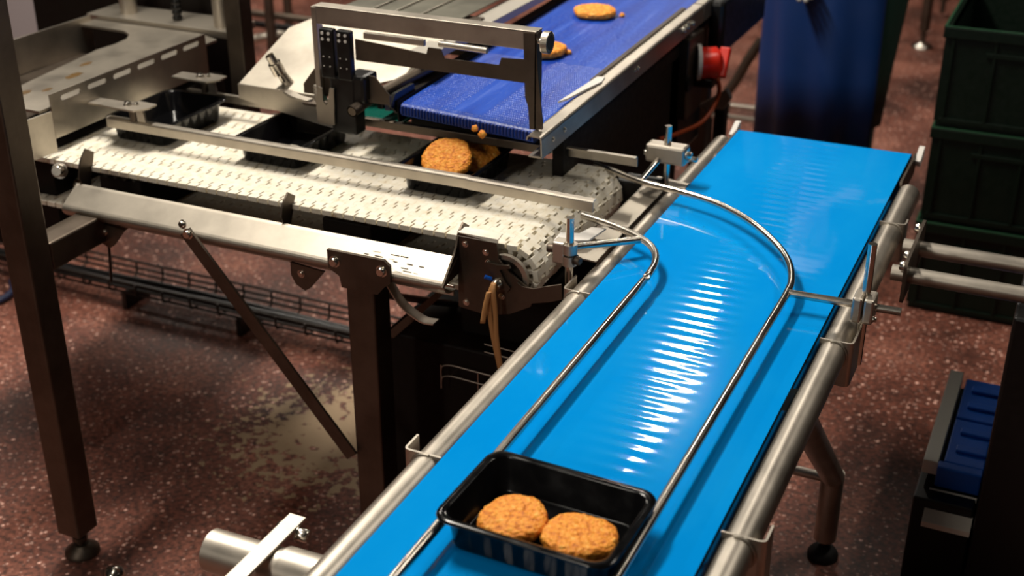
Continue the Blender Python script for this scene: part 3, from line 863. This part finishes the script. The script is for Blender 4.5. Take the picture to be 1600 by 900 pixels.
# raised nubs of the belt surface: rows of low teeth at the end, too many to count
bm = B()
rows = 26
for i in range(64):
    xx = IX0 + .006 + i * (IX1 - IX0 - .012) / 63
    for k in range(34):
        yy = yn + .002 + k * .0125
        if .36 < i / 63 < .60 and k > 1: continue
        z = inf(yy)
        if k == 0: z -= .001
        s = .0013
        q = [bm.verts.new((xx + a * s, yy + c_ * s * 1.8, z)) for a, c_ in ((-1, -1), (1, -1), (1, 1), (-1, 1))]; t_ = bm.verts.new((xx, yy, z + .0016))
        for j in range(4): bm.faces.new((q[j], q[(j+1) % 4], t_))
skew(bm); o = obj('belt_nubs', bm, RIB, ib); o['kind'] = 'stuff'
bm = B()
for i in range(40):
    xx = IX0 + .006 + i * (IX1 - IX0 - .012) / 39
    add_box(bm, (xx - .002, yn - .0125, inf(yn) - .021), (xx + .002, yn - .006, inf(yn) - .003), .0008)
skew(bm); o = obj('belt_teeth', bm, plain('navy_belt_edge', (.004, .022, .16), .35), ib); o['kind'] = 'stuff'
# side channels, z drops with the slope
def slope_prism(bm, out, y0, y1):
    """out: (x, dz) outline swept along the belt slope"""
    a = [bm.verts.new((x_, y0, inf(y0) + dz)) for x_, dz in out]; c_ = [bm.verts.new((x_, y1, inf(y1) + dz)) for x_, dz in out]
    n = len(a)
    for i in range(n): bm.faces.new((a[i], a[(i+1) % n], c_[(i+1) % n], c_[i]))
    bm.faces.new(a); bm.faces.new(list(reversed(c_)))
bm = B()
slope_prism(bm, ribbon([tuple(p) for p in rounded([(-.444, -.006), (-.442, .004), (-.414, .002), (-.412, -.040)], .005, 3)], .003), .085, 1.15)
rc = obj('side_channel', bm, STEEL_Y, ic)
bm = B(); slope_prism(bm, ribbon([tuple(p) for p in rounded([(-.444, -.006), (-.442, .004), (-.414, .002), (-.412, -.040)], .005, 3)], .003), 1.158, 1.72); obj('side_channel', bm, STEEL_Y, ic)
bm = B(); slope_prism(bm, [(-.412, -.040), (-.412, -.036), (-.440, -.037), (-.440, -.040)], .085, .16); obj('channel_foot', bm, STEEL, rc)
bm = B(); slope_prism(bm, [(-.456, .000), (-.4455, .000), (-.4455, .006), (-.456, .006)], .45, 1.1); obj('wear_strip', bm, STEEL_D, rc)
bm = B(); add_prism(bm, [(-.456, .27), (-.446, .30), (-.436, .37), (-.424, .44), (-.430, .475), (-.446, .47), (-.449, .40), (-.452, .34)], 'xy', inf(.4) + .006, inf(.4) + .010); obj('torn_strip', bm, BLACKW, rc)
for yy in (.14, .20, .62, .64): bolt_part((-.4115, yy, inf(yy) - .018), (1, 0, 0), rc, .004, .003)
for yy in (.97, 1.0, 1.04): bolt_part((-.4115, yy, inf(yy) - .016), (1, 0, 0), rc, .007, .010)
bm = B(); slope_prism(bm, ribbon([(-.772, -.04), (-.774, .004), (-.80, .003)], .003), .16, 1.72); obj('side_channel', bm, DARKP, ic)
box_part('end_bar', (-.86, .165, .888), (-.43, .178, .906), STEEL_D, ic, .002)
box_part('belt_bed', (-.765, .2, .88), (-.45, 1.70, .928), DARKP, ic, .002)
box_part('side_panel', (-.455, .24, .50), (-.43, 1.04, .905), DARKP, ic, .003)
box_part('drive_box', (-.50, 1.02, .70), (-.405, 1.15, .915), STEEL_D, ic, .004)
box_part('motor', (-.75, .95, .58), (-.43, 1.25, .88), BLACK, ic, .01)
tube_part('motor_flange', [(-.405, 1.02, .80), (-.398, 1.02, .80)], .022, BLACK, ic, 20)
for x_ in (-.72, -.53):
    for y_ in (1.0, 1.6): box_part('leg', (x_ - .025, y_ - .025, 0), (x_ + .025, y_ + .025, .9), STEEL_D, ic, .004)
box_part('gear_housing', (-.42, 1.22, .82), (-.375, 1.68, .97), BLACK, ic, .012)
# black brush bar and green side belt left of the belt
box_part('guide_bar', (-.80, .15, .935), (-.785, .75, .958), HOSE, ic, .003)
box_part('guide_bar', (-.835, .18, .925), (-.82, .75, .942), BLACK, ic, .003)
box_part('drip_tray', (-.90, .185, .898), (-.775, .40, .903), GREENP, ic, .001)
bm = B(); add_prism(bm, [(.17, .925), (.14, .95), (.16, .972), (.24, .972), (.25, .93)], 'yz', -.785, -.777); obj('end_guard', bm, BLACK, ic)
# red isolator switch on the box
sw = tube_part('switch_base', [(-.405, 1.093, .838), (-.396, 1.097, .838)], .047, BLACKW, ic, 28)
bm = B(); add_tube(bm, [(-.397, 1.096, .836), (-.360, 1.115, .836), (-.354, 1.118, .836)], [.042, .042, .036], 26); sk = obj('switch_knob', bm, REDP, ic)
bm = B(); add_box(bm, (-.01, -.040, -.010), (.018, .040, .010), .004, Matrix.Translation((-.345, 1.118, .838)) @ Matrix.Rotation(R(60), 4, 'X')); obj('knob_grip', bm, REDP, sk)
box_part('switch_box', (-.405, 1.08, .775), (-.355, 1.16, .80), BLACK, ic, .004)
bm = B(); add_tube(bm, smooth_path([(-.355, 1.125, .79), (-.352, 1.14, .755), (-.36, 1.13, .715), (-.375, 1.07, .685), (-.40, .97, .685), (-.42, .85, .70)], 6), .006, 10); obj('orange_cable', bm, CABLE, ic)
# steel bridge over the belt end
BY = .12
bm = B()
add_box(bm, (-.940, BY - .002, 1.113), (-.462, BY + .001, 1.150), .0008); add_box(bm, (-.940, BY - .002, 1.147), (-.440, BY + .030, 1.1505), .001)
bg = obj('bridge_bar', bm, STEEL, ic); bg['label'] = 'steel bridge bar over the dark blue belt'
bm = B(); add_prism(bm, [(-.466, 1.147), (-.439, 1.147), (-.436, 1.08), (-.424, .975), (-.424, .958), (-.452, .955), (-.455, 1.0), (-.462, 1.02)], 'xz', BY - .004, BY - .001)
add_prism(bm, [(BY - .004, .956), (BY + .024, .956), (BY + .024, 1.147), (BY - .004, 1.147)], 'yz', -.4415, -.4385)
obj('upright', bm, STEEL_D, bg)
bm = B(); add_box(bm, (-.944, BY - .003, .945), (-.932, BY + .02, 1.148), .001); obj('upright', bm, STEEL, bg)
bm = B()
pl = [(-.845, 1.090), (-.770, 1.085), (-.680, 1.078), (-.676, 1.092), (-.648, 1.092), (-.640, 1.074), (-.520, 1.075), (-.515, 1.090), (-.458, 1.093), (-.458, 1.046), (-.845, 1.046)]
add_prism(bm, pl, 'xz', BY + .001, BY + .004); obj('sensor_plate', bm, STEEL_D, bg)
box_part('hinge_rod', (-.822, BY - .004, 1.094), (-.682, BY + .006, 1.108), STEEL, bg, .002)
tube_part('hinge_rod', [(-.650, BY + .001, 1.103), (-.545, BY + .001, 1.101)], .0065, STEEL, bg, 14)
bm = B(); add_tube(bm, [(-.440, BY + .004, 1.131), (-.426, BY + .004, 1.131)], .006, 14); obj('knob_stem', bm, CHROME, bg)
bm = B()
seg = 40
for i in range(seg):
    a = 2 * math.pi * i / seg
    add_box(bm, (-.0065, -.0012, .018), (.0065, .0012, .0215), 0, Matrix.Translation((-.4195, BY + .004, 1.131)) @ Matrix.Rotation(a, 4, 'X'))
add_tube(bm, [(-.4265, BY + .004, 1.131), (-.413, BY + .004, 1.131)], .0195, 40)
kn = obj('knurled_knob', bm, STEEL, bg)
bm = B(); add_tube(bm, [(-.413, BY + .004, 1.131), (-.4122, BY + .004, 1.131)], .015, 24); obj('knob_face', bm, STEEL_D, kn)
# black hinge sensor blocks
for x_ in (-.922, -.882):
    bm = B(); add_box(bm, (x_, BY - .014, 1.003), (x_ + .034, BY + .004, 1.108), .004); hb = obj('sensor_block', bm, BLACK, bg)
    for dx in (.009, .024):
        for dz in (1.099, 1.087): tube_part('screw_head', [(x_ + dx, BY - .0142, dz), (x_ + dx, BY - .0155, dz)], .0034, BLACKW, bg, 12)
        for dz in (1.03, 1.05): tube_part('screw_head', [(x_ + dx, BY - .0142, dz), (x_ + dx, BY - .015, dz)], .0015, BLACKW, bg, 8)
bm = B(); add_box(bm, (-.905, BY - .012, .885), (-.845, BY + .03, 1.01), .005); add_box(bm, (-.872, BY - .010, .955), (-.822, BY + .05, 1.015), .008); obj('sensor_body', bm, BLACK, bg)
bm = B(); add_prism(bm, [(-.935, .905), (-.935, .960), (-.928, .985), (-.918, .982), (-.918, .955), (-.910, .945), (-.906, .955), (-.900, .985), (-.890, .985), (-.893, .905)], 'xz', BY - .02, BY - .016); obj('latch_plate', bm, SHEET, bg)
bm = B(); add_prism(bm, [(-.985, .975), (-.955, 1.012), (-.81, 1.012), (-.775, .975), (-.775, .955), (-.985, .955)], 'xz', BY + .012, BY + .016); obj('shield_plate', bm, STEEL_D, bg)
bm = B(); add_tube(bm, [(-.842, BY - .03, .945), (-.838, BY + .02, .953), (-.78, BY + .25, .985)], .0125, 18, False); add_tube(bm, [(-.8421, BY - .0302, .945), (-.841, BY, .950)], .0095, 18); obj('sensor_tube', bm, STEEL_D, bg)
bm = B()
for k in range(5): add_tube(bm, [(-.945, BY + .002, .945 + k * .007), (-.945, BY + .002, .9485 + k * .007), (-.945, BY + .002, .952 + k * .007)], [.0065, .0082, .0065], 12, k in (0, 4))
obj('knurled_screw', bm, STEEL, bg)

# ------------------------------------------------------------------ sloping steel cover bolted on left of the infeed belt
bm = B()
zz = lambda y: .933 + (y - .19) * .36
outl = [(-1.195, .19), (-.985, .186), (-.80, .30), (-.80, .46), (-1.145, .46), (-1.195, .40)]
v0 = [bm.verts.new((x_, y_, zz(y_))) for x_, y_ in outl]; v1 = [bm.verts.new((x_, y_, zz(y_) - .003)) for x_, y_ in outl]
bm.faces.new(v0); bm.faces.new(list(reversed(v1)))
for i in range(6): bm.faces.new((v0[i], v1[i], v1[(i+1) % 6], v0[(i+1) % 6]))
sc_ = obj('sloping_cover', bm, COVER, ic); sc_['label'] = 'bright sloping steel cover sheet with a spigot'
bm = B(); add_prism(bm, [(-1.195, .900), (-1.195, .933), (-.985, .933), (-.93, .925), (-.93, .862), (-.985, .868)], 'xz', .184, .188); obj('front_flange', bm, STEEL, sc_)
bm = B(); add_tube(bm, [(-1.080, .214, .940), (-1.086, .204, .960), (-1.090, .198, .974)], [.013, .011, .009], 16); add_tube(bm, [(-1.089, .198, .966), (-1.096, .189, .992)], .0145, 18)
obj('spigot', bm, CHROME, sc_)
bm = B(); add_tube(bm, [(-1.096, .189, .992), (-1.102, .182, 1.010)], [.0105, .0098], 14, False); obj('spigot_tip', bm, CHROME, sc_)
bm = B()
add_prism(bm, ribbon([tuple(p) for p in rounded([(-1.085, .205), (-1.05, .176), (-1.02, .160), (-.985, .152)], .02, 4)], .020), 'xy', .928, .934); obj('spigot_lever', bm, STEEL, sc_)
bm = B(); add_prism(bm, round_rect(-1.0, .137, -.945, .167, .012), 'xy', .925, .931); obj('lever_pad', bm, STEEL_D, sc_)
bolt_part((-.985, .152, .931), (0, 0, 1), sc_, .004, .002, BLACK)
bm = B(); add_prism(bm, [(-1.145, .46), (-.83, .46), (-.83, 1.6), (-1.145, 1.6)], 'xy', 1.026, 1.029); th_ = obj('hood_sheet', bm, HOOD, ic)
for x_ in (-1.06, -1.00, -.93): tube_part('sheet_rib', [(x_, .50, 1.031), (x_ + .01, 1.5, 1.031)], .0025, SHEET, th_, 8)
box_part('side_ledge', (-.835, .30, .995), (-.775, 1.6, 1.015), LEDGE, ic, .002)
box_part('hood_bearer', (-1.12, .60, .93), (-.80, .64, 1.02), STEEL_D, ic, .002)
box_part('hood_bearer', (-1.12, 1.4, .93), (-.80, 1.44, 1.02), STEEL_D, ic, .002)

# ------------------------------------------------------------------ wire cable tray on the floor
ct = thing('wire_cable_tray', (-1.8, .64, 0), 'dark wire mesh cable tray running along the floor behind the machine legs', 'cable tray')
CX0, CX1 = -3.1, -.62
for y_, z_ in ((.592, .078), (.718, .080), (.655, .054), (.595, .062), (.635, .056), (.675, .056), (.715, .062), (.590, .096), (.720, .100)):
    tube_part('long_wire', [(CX0, y_, z_), (CX1, y_ + .012, z_)], .0042, WIRE, ct, 8)
src = None
k = 0
while CX0 + .05 + k * .1 < CX1:
    xx = CX0 + .05 + k * .1
    if src is None:
        src = tube_part('cross_wire', rounded([(xx, .590, .099), (xx, .592, .058), (xx, .718, .058), (xx, .720, .103)], .012, 3), .0034, WIRE, ct, 8); sx = xx
    else: copy_part(src, ct, (xx - sx, 0, 0))
    k += 1
for k in range(6):
    xx = CX0 + .25 + k * .42
    box_part('tray_foot', (xx - .008, .600, 0), (xx + .008, .710, .056), BLACK, ct, .001)
cb = obj('cable', (lambda bm: (add_tube(bm, smooth_path([(-3.1, .62, .075), (-2.5, .63, .078), (-2.0, .618, .075), (-1.4, .63, .078), (-.64, .622, .075)], 8), .014, 10), bm)[1])(B()), BLACK)
tag(cb, 'thick black cable lying in the wire cable tray, nearest the front', 'cable')
cb = obj('cable', (lambda bm: (add_tube(bm, smooth_path([(-3.1, .66, .072), (-2.4, .655, .072), (-1.8, .668, .072), (-1.2, .658, .072), (-.64, .665, .072)], 8), .010, 10), bm)[1])(B()), BLACK)
tag(cb, 'thinner black cable lying along the back of the wire cable tray', 'cable')
hs = obj('hose', (lambda bm: (add_tube(bm, smooth_path([(-2.9, .30, .012), (-2.55, .36, .012), (-2.40, .44, .012), (-2.385, .52, .016), (-2.42, .565, .03)], 8), .011, 12), bm)[1])(B()), HOSE)
tag(hs, 'dark blue hose curving on the floor at the left edge', 'hose')
bm = B(); add_tube(bm, [(-1.188, -.425, 0), (-1.188, -.425, .010), (-1.188, -.425, .022), (-1.188, -.425, .028)], [.024, .024, .017, .004], 20); o = obj('steel_cap', bm, CHROME); tag(o, 'shiny round steel cap on the floor beside the post foot', 'cap')

# ------------------------------------------------------------------ background frame at top left
bf = thing('tube_trolley', (-2.7, 2.7, 0), 'blurred steel tube trolley standing behind the packing machine post', 'trolley')
for x_, y_ in ((-3.05, 2.55), (-2.72, 2.48), (-3.05, 3.1), (-2.45, 2.95)): tube_part('leg', [(x_, y_, 0), (x_, y_, .9)], .022, STEEL_D, bf)
tube_part('cross_tube', [(-3.4, 2.62, .36), (-2.3, 2.60, .36)], .016, STEEL_D, bf); tube_part('cross_tube', [(-3.4, 2.66, .30), (-2.3, 2.64, .30)], .016, BLACK, bf)
tube_part('cross_tube', [(-3.05, 2.10, .26), (-2.78, 2.75, .26)], .020, STEEL, bf); tube_part('cross_tube', [(-2.72, 2.48, .30), (-2.45, 2.95, .30)], .016, STEEL_D, bf)

# ------------------------------------------------------------------ frame behind the red switch
rf = thing('rear_stand', (-.5, 2.6, 0), 'low stand with bent grey pipe and two flat rails behind the red switch', 'stand')
tube_part('bent_pipe', smooth_path([(-.72, 2.6, .20), (-.717, 2.6, .274), (-.68, 2.6, .34), (-.646, 2.6, .416), (-.60, 2.6, .50)], 5), .019, STEEL_D, rf)
for z_ in (.175, .222): box_part('rail', (-.80, 2.6, z_), (-.40, 2.63, z_ + .014), STEEL, rf, .002)
for dx in (-.79, -.42): box_part('leg', (dx - .02, 2.6, 0), (dx + .02, 2.64, .24), DARKP, rf, .002)
tube_part('pipe_end', [(-.60, 2.6, .50), (-.42, 2.62, .50), (-.42, 2.62, .23)], .019, STEEL_D, rf)
rp = thing('dark_post', (-.40, 1.33, 0), 'dark square post standing between the infeed conveyor and the bright blue belt', 'post')
box_part('column', (-.405, 1.30, 0), (-.375, 1.34, .66), DARKP, rp, .003)
bm = B(); add_prism(bm, [(-.45, .655), (-.37, .715), (-.355, .69), (-.375, .655)], 'xz', 1.28, 1.30); obj('tab', bm, STEEL, rp)

# ------------------------------------------------------------------ distant table leg
tb = thing('work_table', (-.25, 4.65, 0), 'far steel table of which one round leg and foot disc stand on the red floor', 'table')
bm = B(); add_tube(bm, [(-.255, 4.62, .02), (-.255, 4.62, .10)], .014, 12); add_tube(bm, [(-.255, 4.62, .09), (-.255, 4.62, .9)], .026, 16); lg = obj('leg', bm, STEEL_D, tb)
bm = B(); add_tube(bm, [(-.255, 4.62, 0), (-.255, 4.62, .012), (-.255, 4.62, .03)], [.055, .055, .018], 22); obj('foot_disc', bm, CHROME, lg)
for dx, dy in ((1.5, 0), (0, .7), (1.5, .7)):
    l2 = lg.copy(); COL.objects.link(l2); l2.parent = tb; l2.location = lg.location + Vector((dx, dy, 0))
box_part('table_top', (-.32, 4.55, .9), (1.32, 5.4, .93), STEEL, tb, .003)

# ------------------------------------------------------------------ green crates
def make_crate(root, W=.40, D=.60, Hh=.287):
    X0, X1, Yf, Yb = 0, W, 0, D
    t = .006; ins = .012
    bm = B()
    add_box(bm, (ins, ins, .004), (X1 - ins, ins + t, Hh - .004)); add_box(bm, (ins, D - ins - t, .004), (X1 - ins, D - ins, Hh - .004))
    add_box(bm, (ins, ins + t, .004), (ins + t, D - ins - t, Hh - .004)); add_box(bm, (X1 - ins - t, ins + t, .004), (X1 - ins, D - ins - t, Hh - .004))
    body = obj('crate_walls', bm, CRATE); body.parent = root
    bm = B(); add_box(bm, (ins, ins, 0), (X1 - ins, D - ins, .006), .001); o = obj('crate_base', bm, CRATE); o.parent = root
    bm = B()
    for (a, c_) in (((0, 0), (X1, ins + t)), ((0, D - ins - t), (X1, D)), ((0, ins + t), (ins + t, D - ins - t)), ((X1 - ins - t, ins + t), (X1, D - ins - t))):
        add_box(bm, (a[0], a[1], Hh - .030), (c_[0], c_[1], Hh), .002)
    o = obj('crate_rim', bm, CRATE); o.parent = root
    bm = B()
    for (a, c_) in (((0, 0), (X1, .007)), ((0, D - .007), (X1, D)), ((0, .007), (.007, D - .007)), ((X1 - .007, .007), (X1, D - .007))):
        add_box(bm, (a[0], a[1], Hh), (c_[0], c_[1], Hh + .0035))
    o = obj('rim_highlight_lip', bm, RIM_HIGHLIGHT); o.parent = root  # thin lighter lip that paints the highlight along the rim
    def rib(lo, hi):
        bm = B(); add_box(bm, lo, hi, .001); o = obj('crate_rib', bm, CRATE); o.parent = root
    for k in range(4):
        xx = .03 + k * (W - .06) / 3
        rib((xx - .004, .004, .026), (xx + .004, ins, Hh - .03))
    for k in range(5):
        yy = .03 + k * (D - .06) / 4
        rib((.004, yy - .004, .01), (ins, yy + .004, Hh - .03))
    rib((.02, .005, .012), (W - .02, ins, .026))
    rib((.12, .003, Hh - .075), (W - .12, ins, Hh - .062))
c_lab = ('dark green plastic crate at the bottom of the stack on the right', 'dark green plastic crate in the middle of the stack on the right', 'open dark green plastic crate on top of the stack, with a pale highlight painted along its rim')
r0 = thing('plastic_crate', (.147, 1.60, 0), c_lab[0], 'crate', 'stacked green crates'); make_crate(r0)
for k in (1, 2):
    r_ = r0.copy(); COL.objects.link(r_); r_.location = (.147 + .004 * (k % 2), 1.60, k * .292); r_['label'] = c_lab[k]
    for ch in list(r0.children):
        q = ch.copy(); COL.objects.link(q); q.parent = r_

# ------------------------------------------------------------------ dark cabinet and low blue slat conveyor at lower right
bk = thing('black_cabinet', (.75, .6, 0), 'black machine cabinet at the right edge under the two steel bars', 'cabinet')
box_part('housing', (.486, .20, .04), (1.2, 1.05, .70), BLACK, bk, .006)
box_part('plinth', (.52, .24, 0), (1.16, 1.0, .04), DARKP, bk, .002)
box_part('bar_mount', (.55, .16, .70), (.70, .34, .738), STEEL_D, bk, .003)
lc = thing('low_slat_conveyor', (.44, .45, 0), 'low conveyor with ribbed blue slats and grey side strip in front of the black cabinet', 'conveyor')
ZB = .30
for k in range(2):
    y0 = .30 + k * .19
    bm = B(); add_box(bm, (.405, y0 + .004, ZB - .016), (.484, y0 + .186, ZB), .003); sl_ = obj('blue_slat', bm, BLUEP, lc)
    for q in range(2):
        bm = B(); add_box(bm, (.422, y0 + .045 + q * .075, ZB), (.484, y0 + .068 + q * .075, ZB + .008), .003); obj('slat_rib', bm, BLUEP, sl_)
bm = B(); add_box(bm, (.396, .27, ZB - .045), (.484, .298, ZB + .004), .004); obj('front_bar', bm, BLUEP, lc)
box_part('side_strip', (.366, .29, ZB - .03), (.396, .70, ZB + .002), STRIPG, lc, .002)
bm = B(); add_prism(bm, [(.268, .236), (.268, .252), (.196, .215), (.196, .203)], 'yz', .388, .482); obj('chute', bm, STRIPG, lc)
box_part('base', (.362, .225, 0), (.482, .72, ZB - .05), BLACK, lc, .004)

# ------------------------------------------------------------------ worker
px, py = -.27, 2.22
wk = thing('person', (px, py, 0), 'person standing behind the belt end in a blue apron over a dark green coat', 'person')
def skin_body(name, verts, edges, radii, mat, parent, sub=2, rootv=0):
    me = bpy.data.meshes.new(name); me.from_pydata([Vector(v) for v in verts], edges, []); me.materials.append(mat)
    o = bpy.data.objects.new(name, me); COL.objects.link(o)
    if parent is not None: o.parent = parent
    md = o.modifiers.new('skin', 'SKIN'); md.use_smooth_shade = True
    for i, r_ in enumerate(radii):
        sv = me.skin_vertices[0].data[i]; sv.radius = (r_, r_) if not isinstance(r_, tuple) else r_
        sv.use_root = (i == rootv)
    s = o.modifiers.new('sub', 'SUBSURF'); s.levels = sub; s.render_levels = sub
    ROOT[o] = world_off(parent); return o
V = [(0, 0, .93), (0, 0, 1.08), (0, .01, 1.25), (0, .015, 1.42), (0, .01, 1.50), (0, 0, 1.56), (0, -.005, 1.66), (0, .0, 1.75)]
E_ = [(i, i+1) for i in range(7)]
Rr = [(.15, .11), (.14, .10), (.16, .11), (.14, .09), .055, .06, (.078, .095), .05]
def limb(pts, rad, base):
    i0 = len(V)
    for p, r_ in zip(pts, rad): V.append(p); Rr.append(r_)
    E_.append((base, i0))
    for i in range(len(pts)-1): E_.append((i0+i, i0+i+1))
    return i0 + len(pts) - 1
ARM = {1: [(.24, -.02, 1.13), (.10, -.25, 1.10)], -1: [(-.23, -.04, 1.14), (-.09, -.205, .912)]}
for s in (1, -1):
    limb([(s*.09, 0, .86), (s*.105, -.005, .50), (s*.11, .01, .12), (s*.115, -.05, .045), (s*.12, -.17, .035)], [.085, .06, .045, .045, .035], 0)
    limb([(s*.18, .01, 1.41), ARM[s][0], ARM[s][1]], [.06, .045, .032], 3)
body = skin_body('body', V, E_, Rr, SKIN, wk)
def lathe_ell(name, prof, mat, a0=0, a1=360, n=40, fold=0.0, th=0.0):
    bm = B(); rows = []
    for z, rx, ry, cy in prof:
        row = []
        for i in range(n + (a1 - a0 < 360)):
            a = R(a0 + (a1 - a0) * i / n)
            k = 1 + fold * math.sin(a * 9 + z * 3) * max(0, (1.1 - z))
            row.append(bm.verts.new((px + rx * k * math.cos(a), py + cy + ry * k * math.sin(a), z)))
        rows.append(row)
    m_ = len(rows[0])
    for a, c_ in zip(rows, rows[1:]):
        for i in range(m_ if a1 - a0 >= 360 else m_ - 1):
            f = bm.faces.new((a[i], a[(i+1) % m_], c_[(i+1) % m_], c_[i])); f.smooth = True
    o = obj(name, bm, mat, wk)
    md = o.modifiers.new('solid', 'SOLIDIFY'); md.thickness = th or .004
    return o
lathe_ell('coat', [(.36, .19, .16, .0), (.55, .205, .165, 0), (.80, .232, .17, 0), (1.0, .215, .16, 0), (1.2, .21, .15, .01), (1.40, .20, .13, .015), (1.47, .09, .09, .01)], COAT, fold=.04)
lathe_ell('apron', [(.30, .222, .20, -.01), (.55, .225, .20, -.01), (.80, .228, .195, -.01), (.95, .228, .19, -.01), (1.05, .218, .18, -.01), (1.25, .15, .172, -.01), (1.33, .12, .16, -.005)], APRON, 176, 322, 60, .09)
for s in (1, -1):
    e_, w_ = Vector(ARM[s][0]), Vector(ARM[s][1]); o3 = Vector((px, py, 0)); d_ = (w_ - e_).normalized()
    bm = B(); add_tube(bm, [o3 + Vector((s*.18, .01, 1.42)), o3 + e_, o3 + e_.lerp(w_, .85)], [.075, .06, .046], 18); obj('sleeve', bm, COAT, wk)
    # gloved hand: palm, four unequal curled fingers and a thumb
    side = Vector((1, 0, 0)); side = (side - d_ * side.dot(d_)).normalized(); dn = d_.cross(side) * (1 if d_.cross(side).y < 0 else -1)
    gv = [w_ - d_ * .03, w_ + d_ * .01, w_ + d_ * .06]; ge = [(0, 1), (1, 2)]; gr = [.036, .032, (.038, .020)]
    for k, ln in enumerate((.060, .072, .068, .052)):
        b0 = w_ + d_ * .072 + side * (-.027 + .018 * k); i0 = len(gv)
        gv += [b0, b0 + d_ * ln * .5 - dn * .004, b0 + d_ * ln * .85 + dn * .016]; gr += [.0095, .0085, .0075]
        ge += [(2, i0), (i0, i0 + 1), (i0 + 1, i0 + 2)]
    i0 = len(gv); gv += [w_ + d_ * .035 - side * s * .034, w_ + d_ * .065 - side * s * .05 + dn * .01]; gr += [.011, .009]; ge += [(1, i0), (i0, i0 + 1)]
    skin_body('glove', gv, ge, gr, GREYC, wk)
    bm = B(); add_tube(bm, [(px + s*.105, py + .008, .40), (px + s*.108, py + .008, .25), (px + s*.11, py + .01, .10)], [.072, .066, .06], 18)
    add_tube(bm, [(px + s*.11, py + .05, .05), (px + s*.112, py - .05, .052), (px + s*.12, py - .17, .045), (px + s*.12, py - .215, .04)], [.045, .05, .048, .03], 16); obj('boot', bm, BOOT, wk)
# head details (above the frame)
bm = B(); bmesh.ops.create_uvsphere(bm, u_segments=20, v_segments=12, radius=1)
for v in bm.verts: v.co = Vector((v.co.x * .088, v.co.y * .106, max(v.co.z, -.25) * .085)) + Vector((px, py + .008, 1.695))
for f in bm.faces: f.smooth = True
obj('hair_cap', bm, BLACKW, wk)
for s in (1, -1):
    bm = B(); bmesh.ops.create_uvsphere(bm, u_segments=10, v_segments=8, radius=.011, matrix=Matrix.Translation((px + s*.03, py - .090, 1.655))); obj('eye', bm, BLACK, wk)
    bm = B(); add_tube(bm, [(px + s*.078, py, 1.67), (px + s*.086, py + .005, 1.65), (px + s*.080, py, 1.62)], [.008, .014, .007], 10); obj('ear', bm, SKIN, wk)
bm = B(); add_tube(bm, [(px, py - .088, 1.665), (px, py - .108, 1.635), (px, py - .098, 1.625)], [.008, .013, .008], 10); obj('nose', bm, SKIN, wk)
bm = B(); add_tube(bm, [(px - .024, py - .090, 1.60), (px, py - .098, 1.598), (px + .024, py - .090, 1.60)], [.003, .006, .003], 8); obj('mouth', bm, plain('lips', (.40, .15, .12), .5), wk)
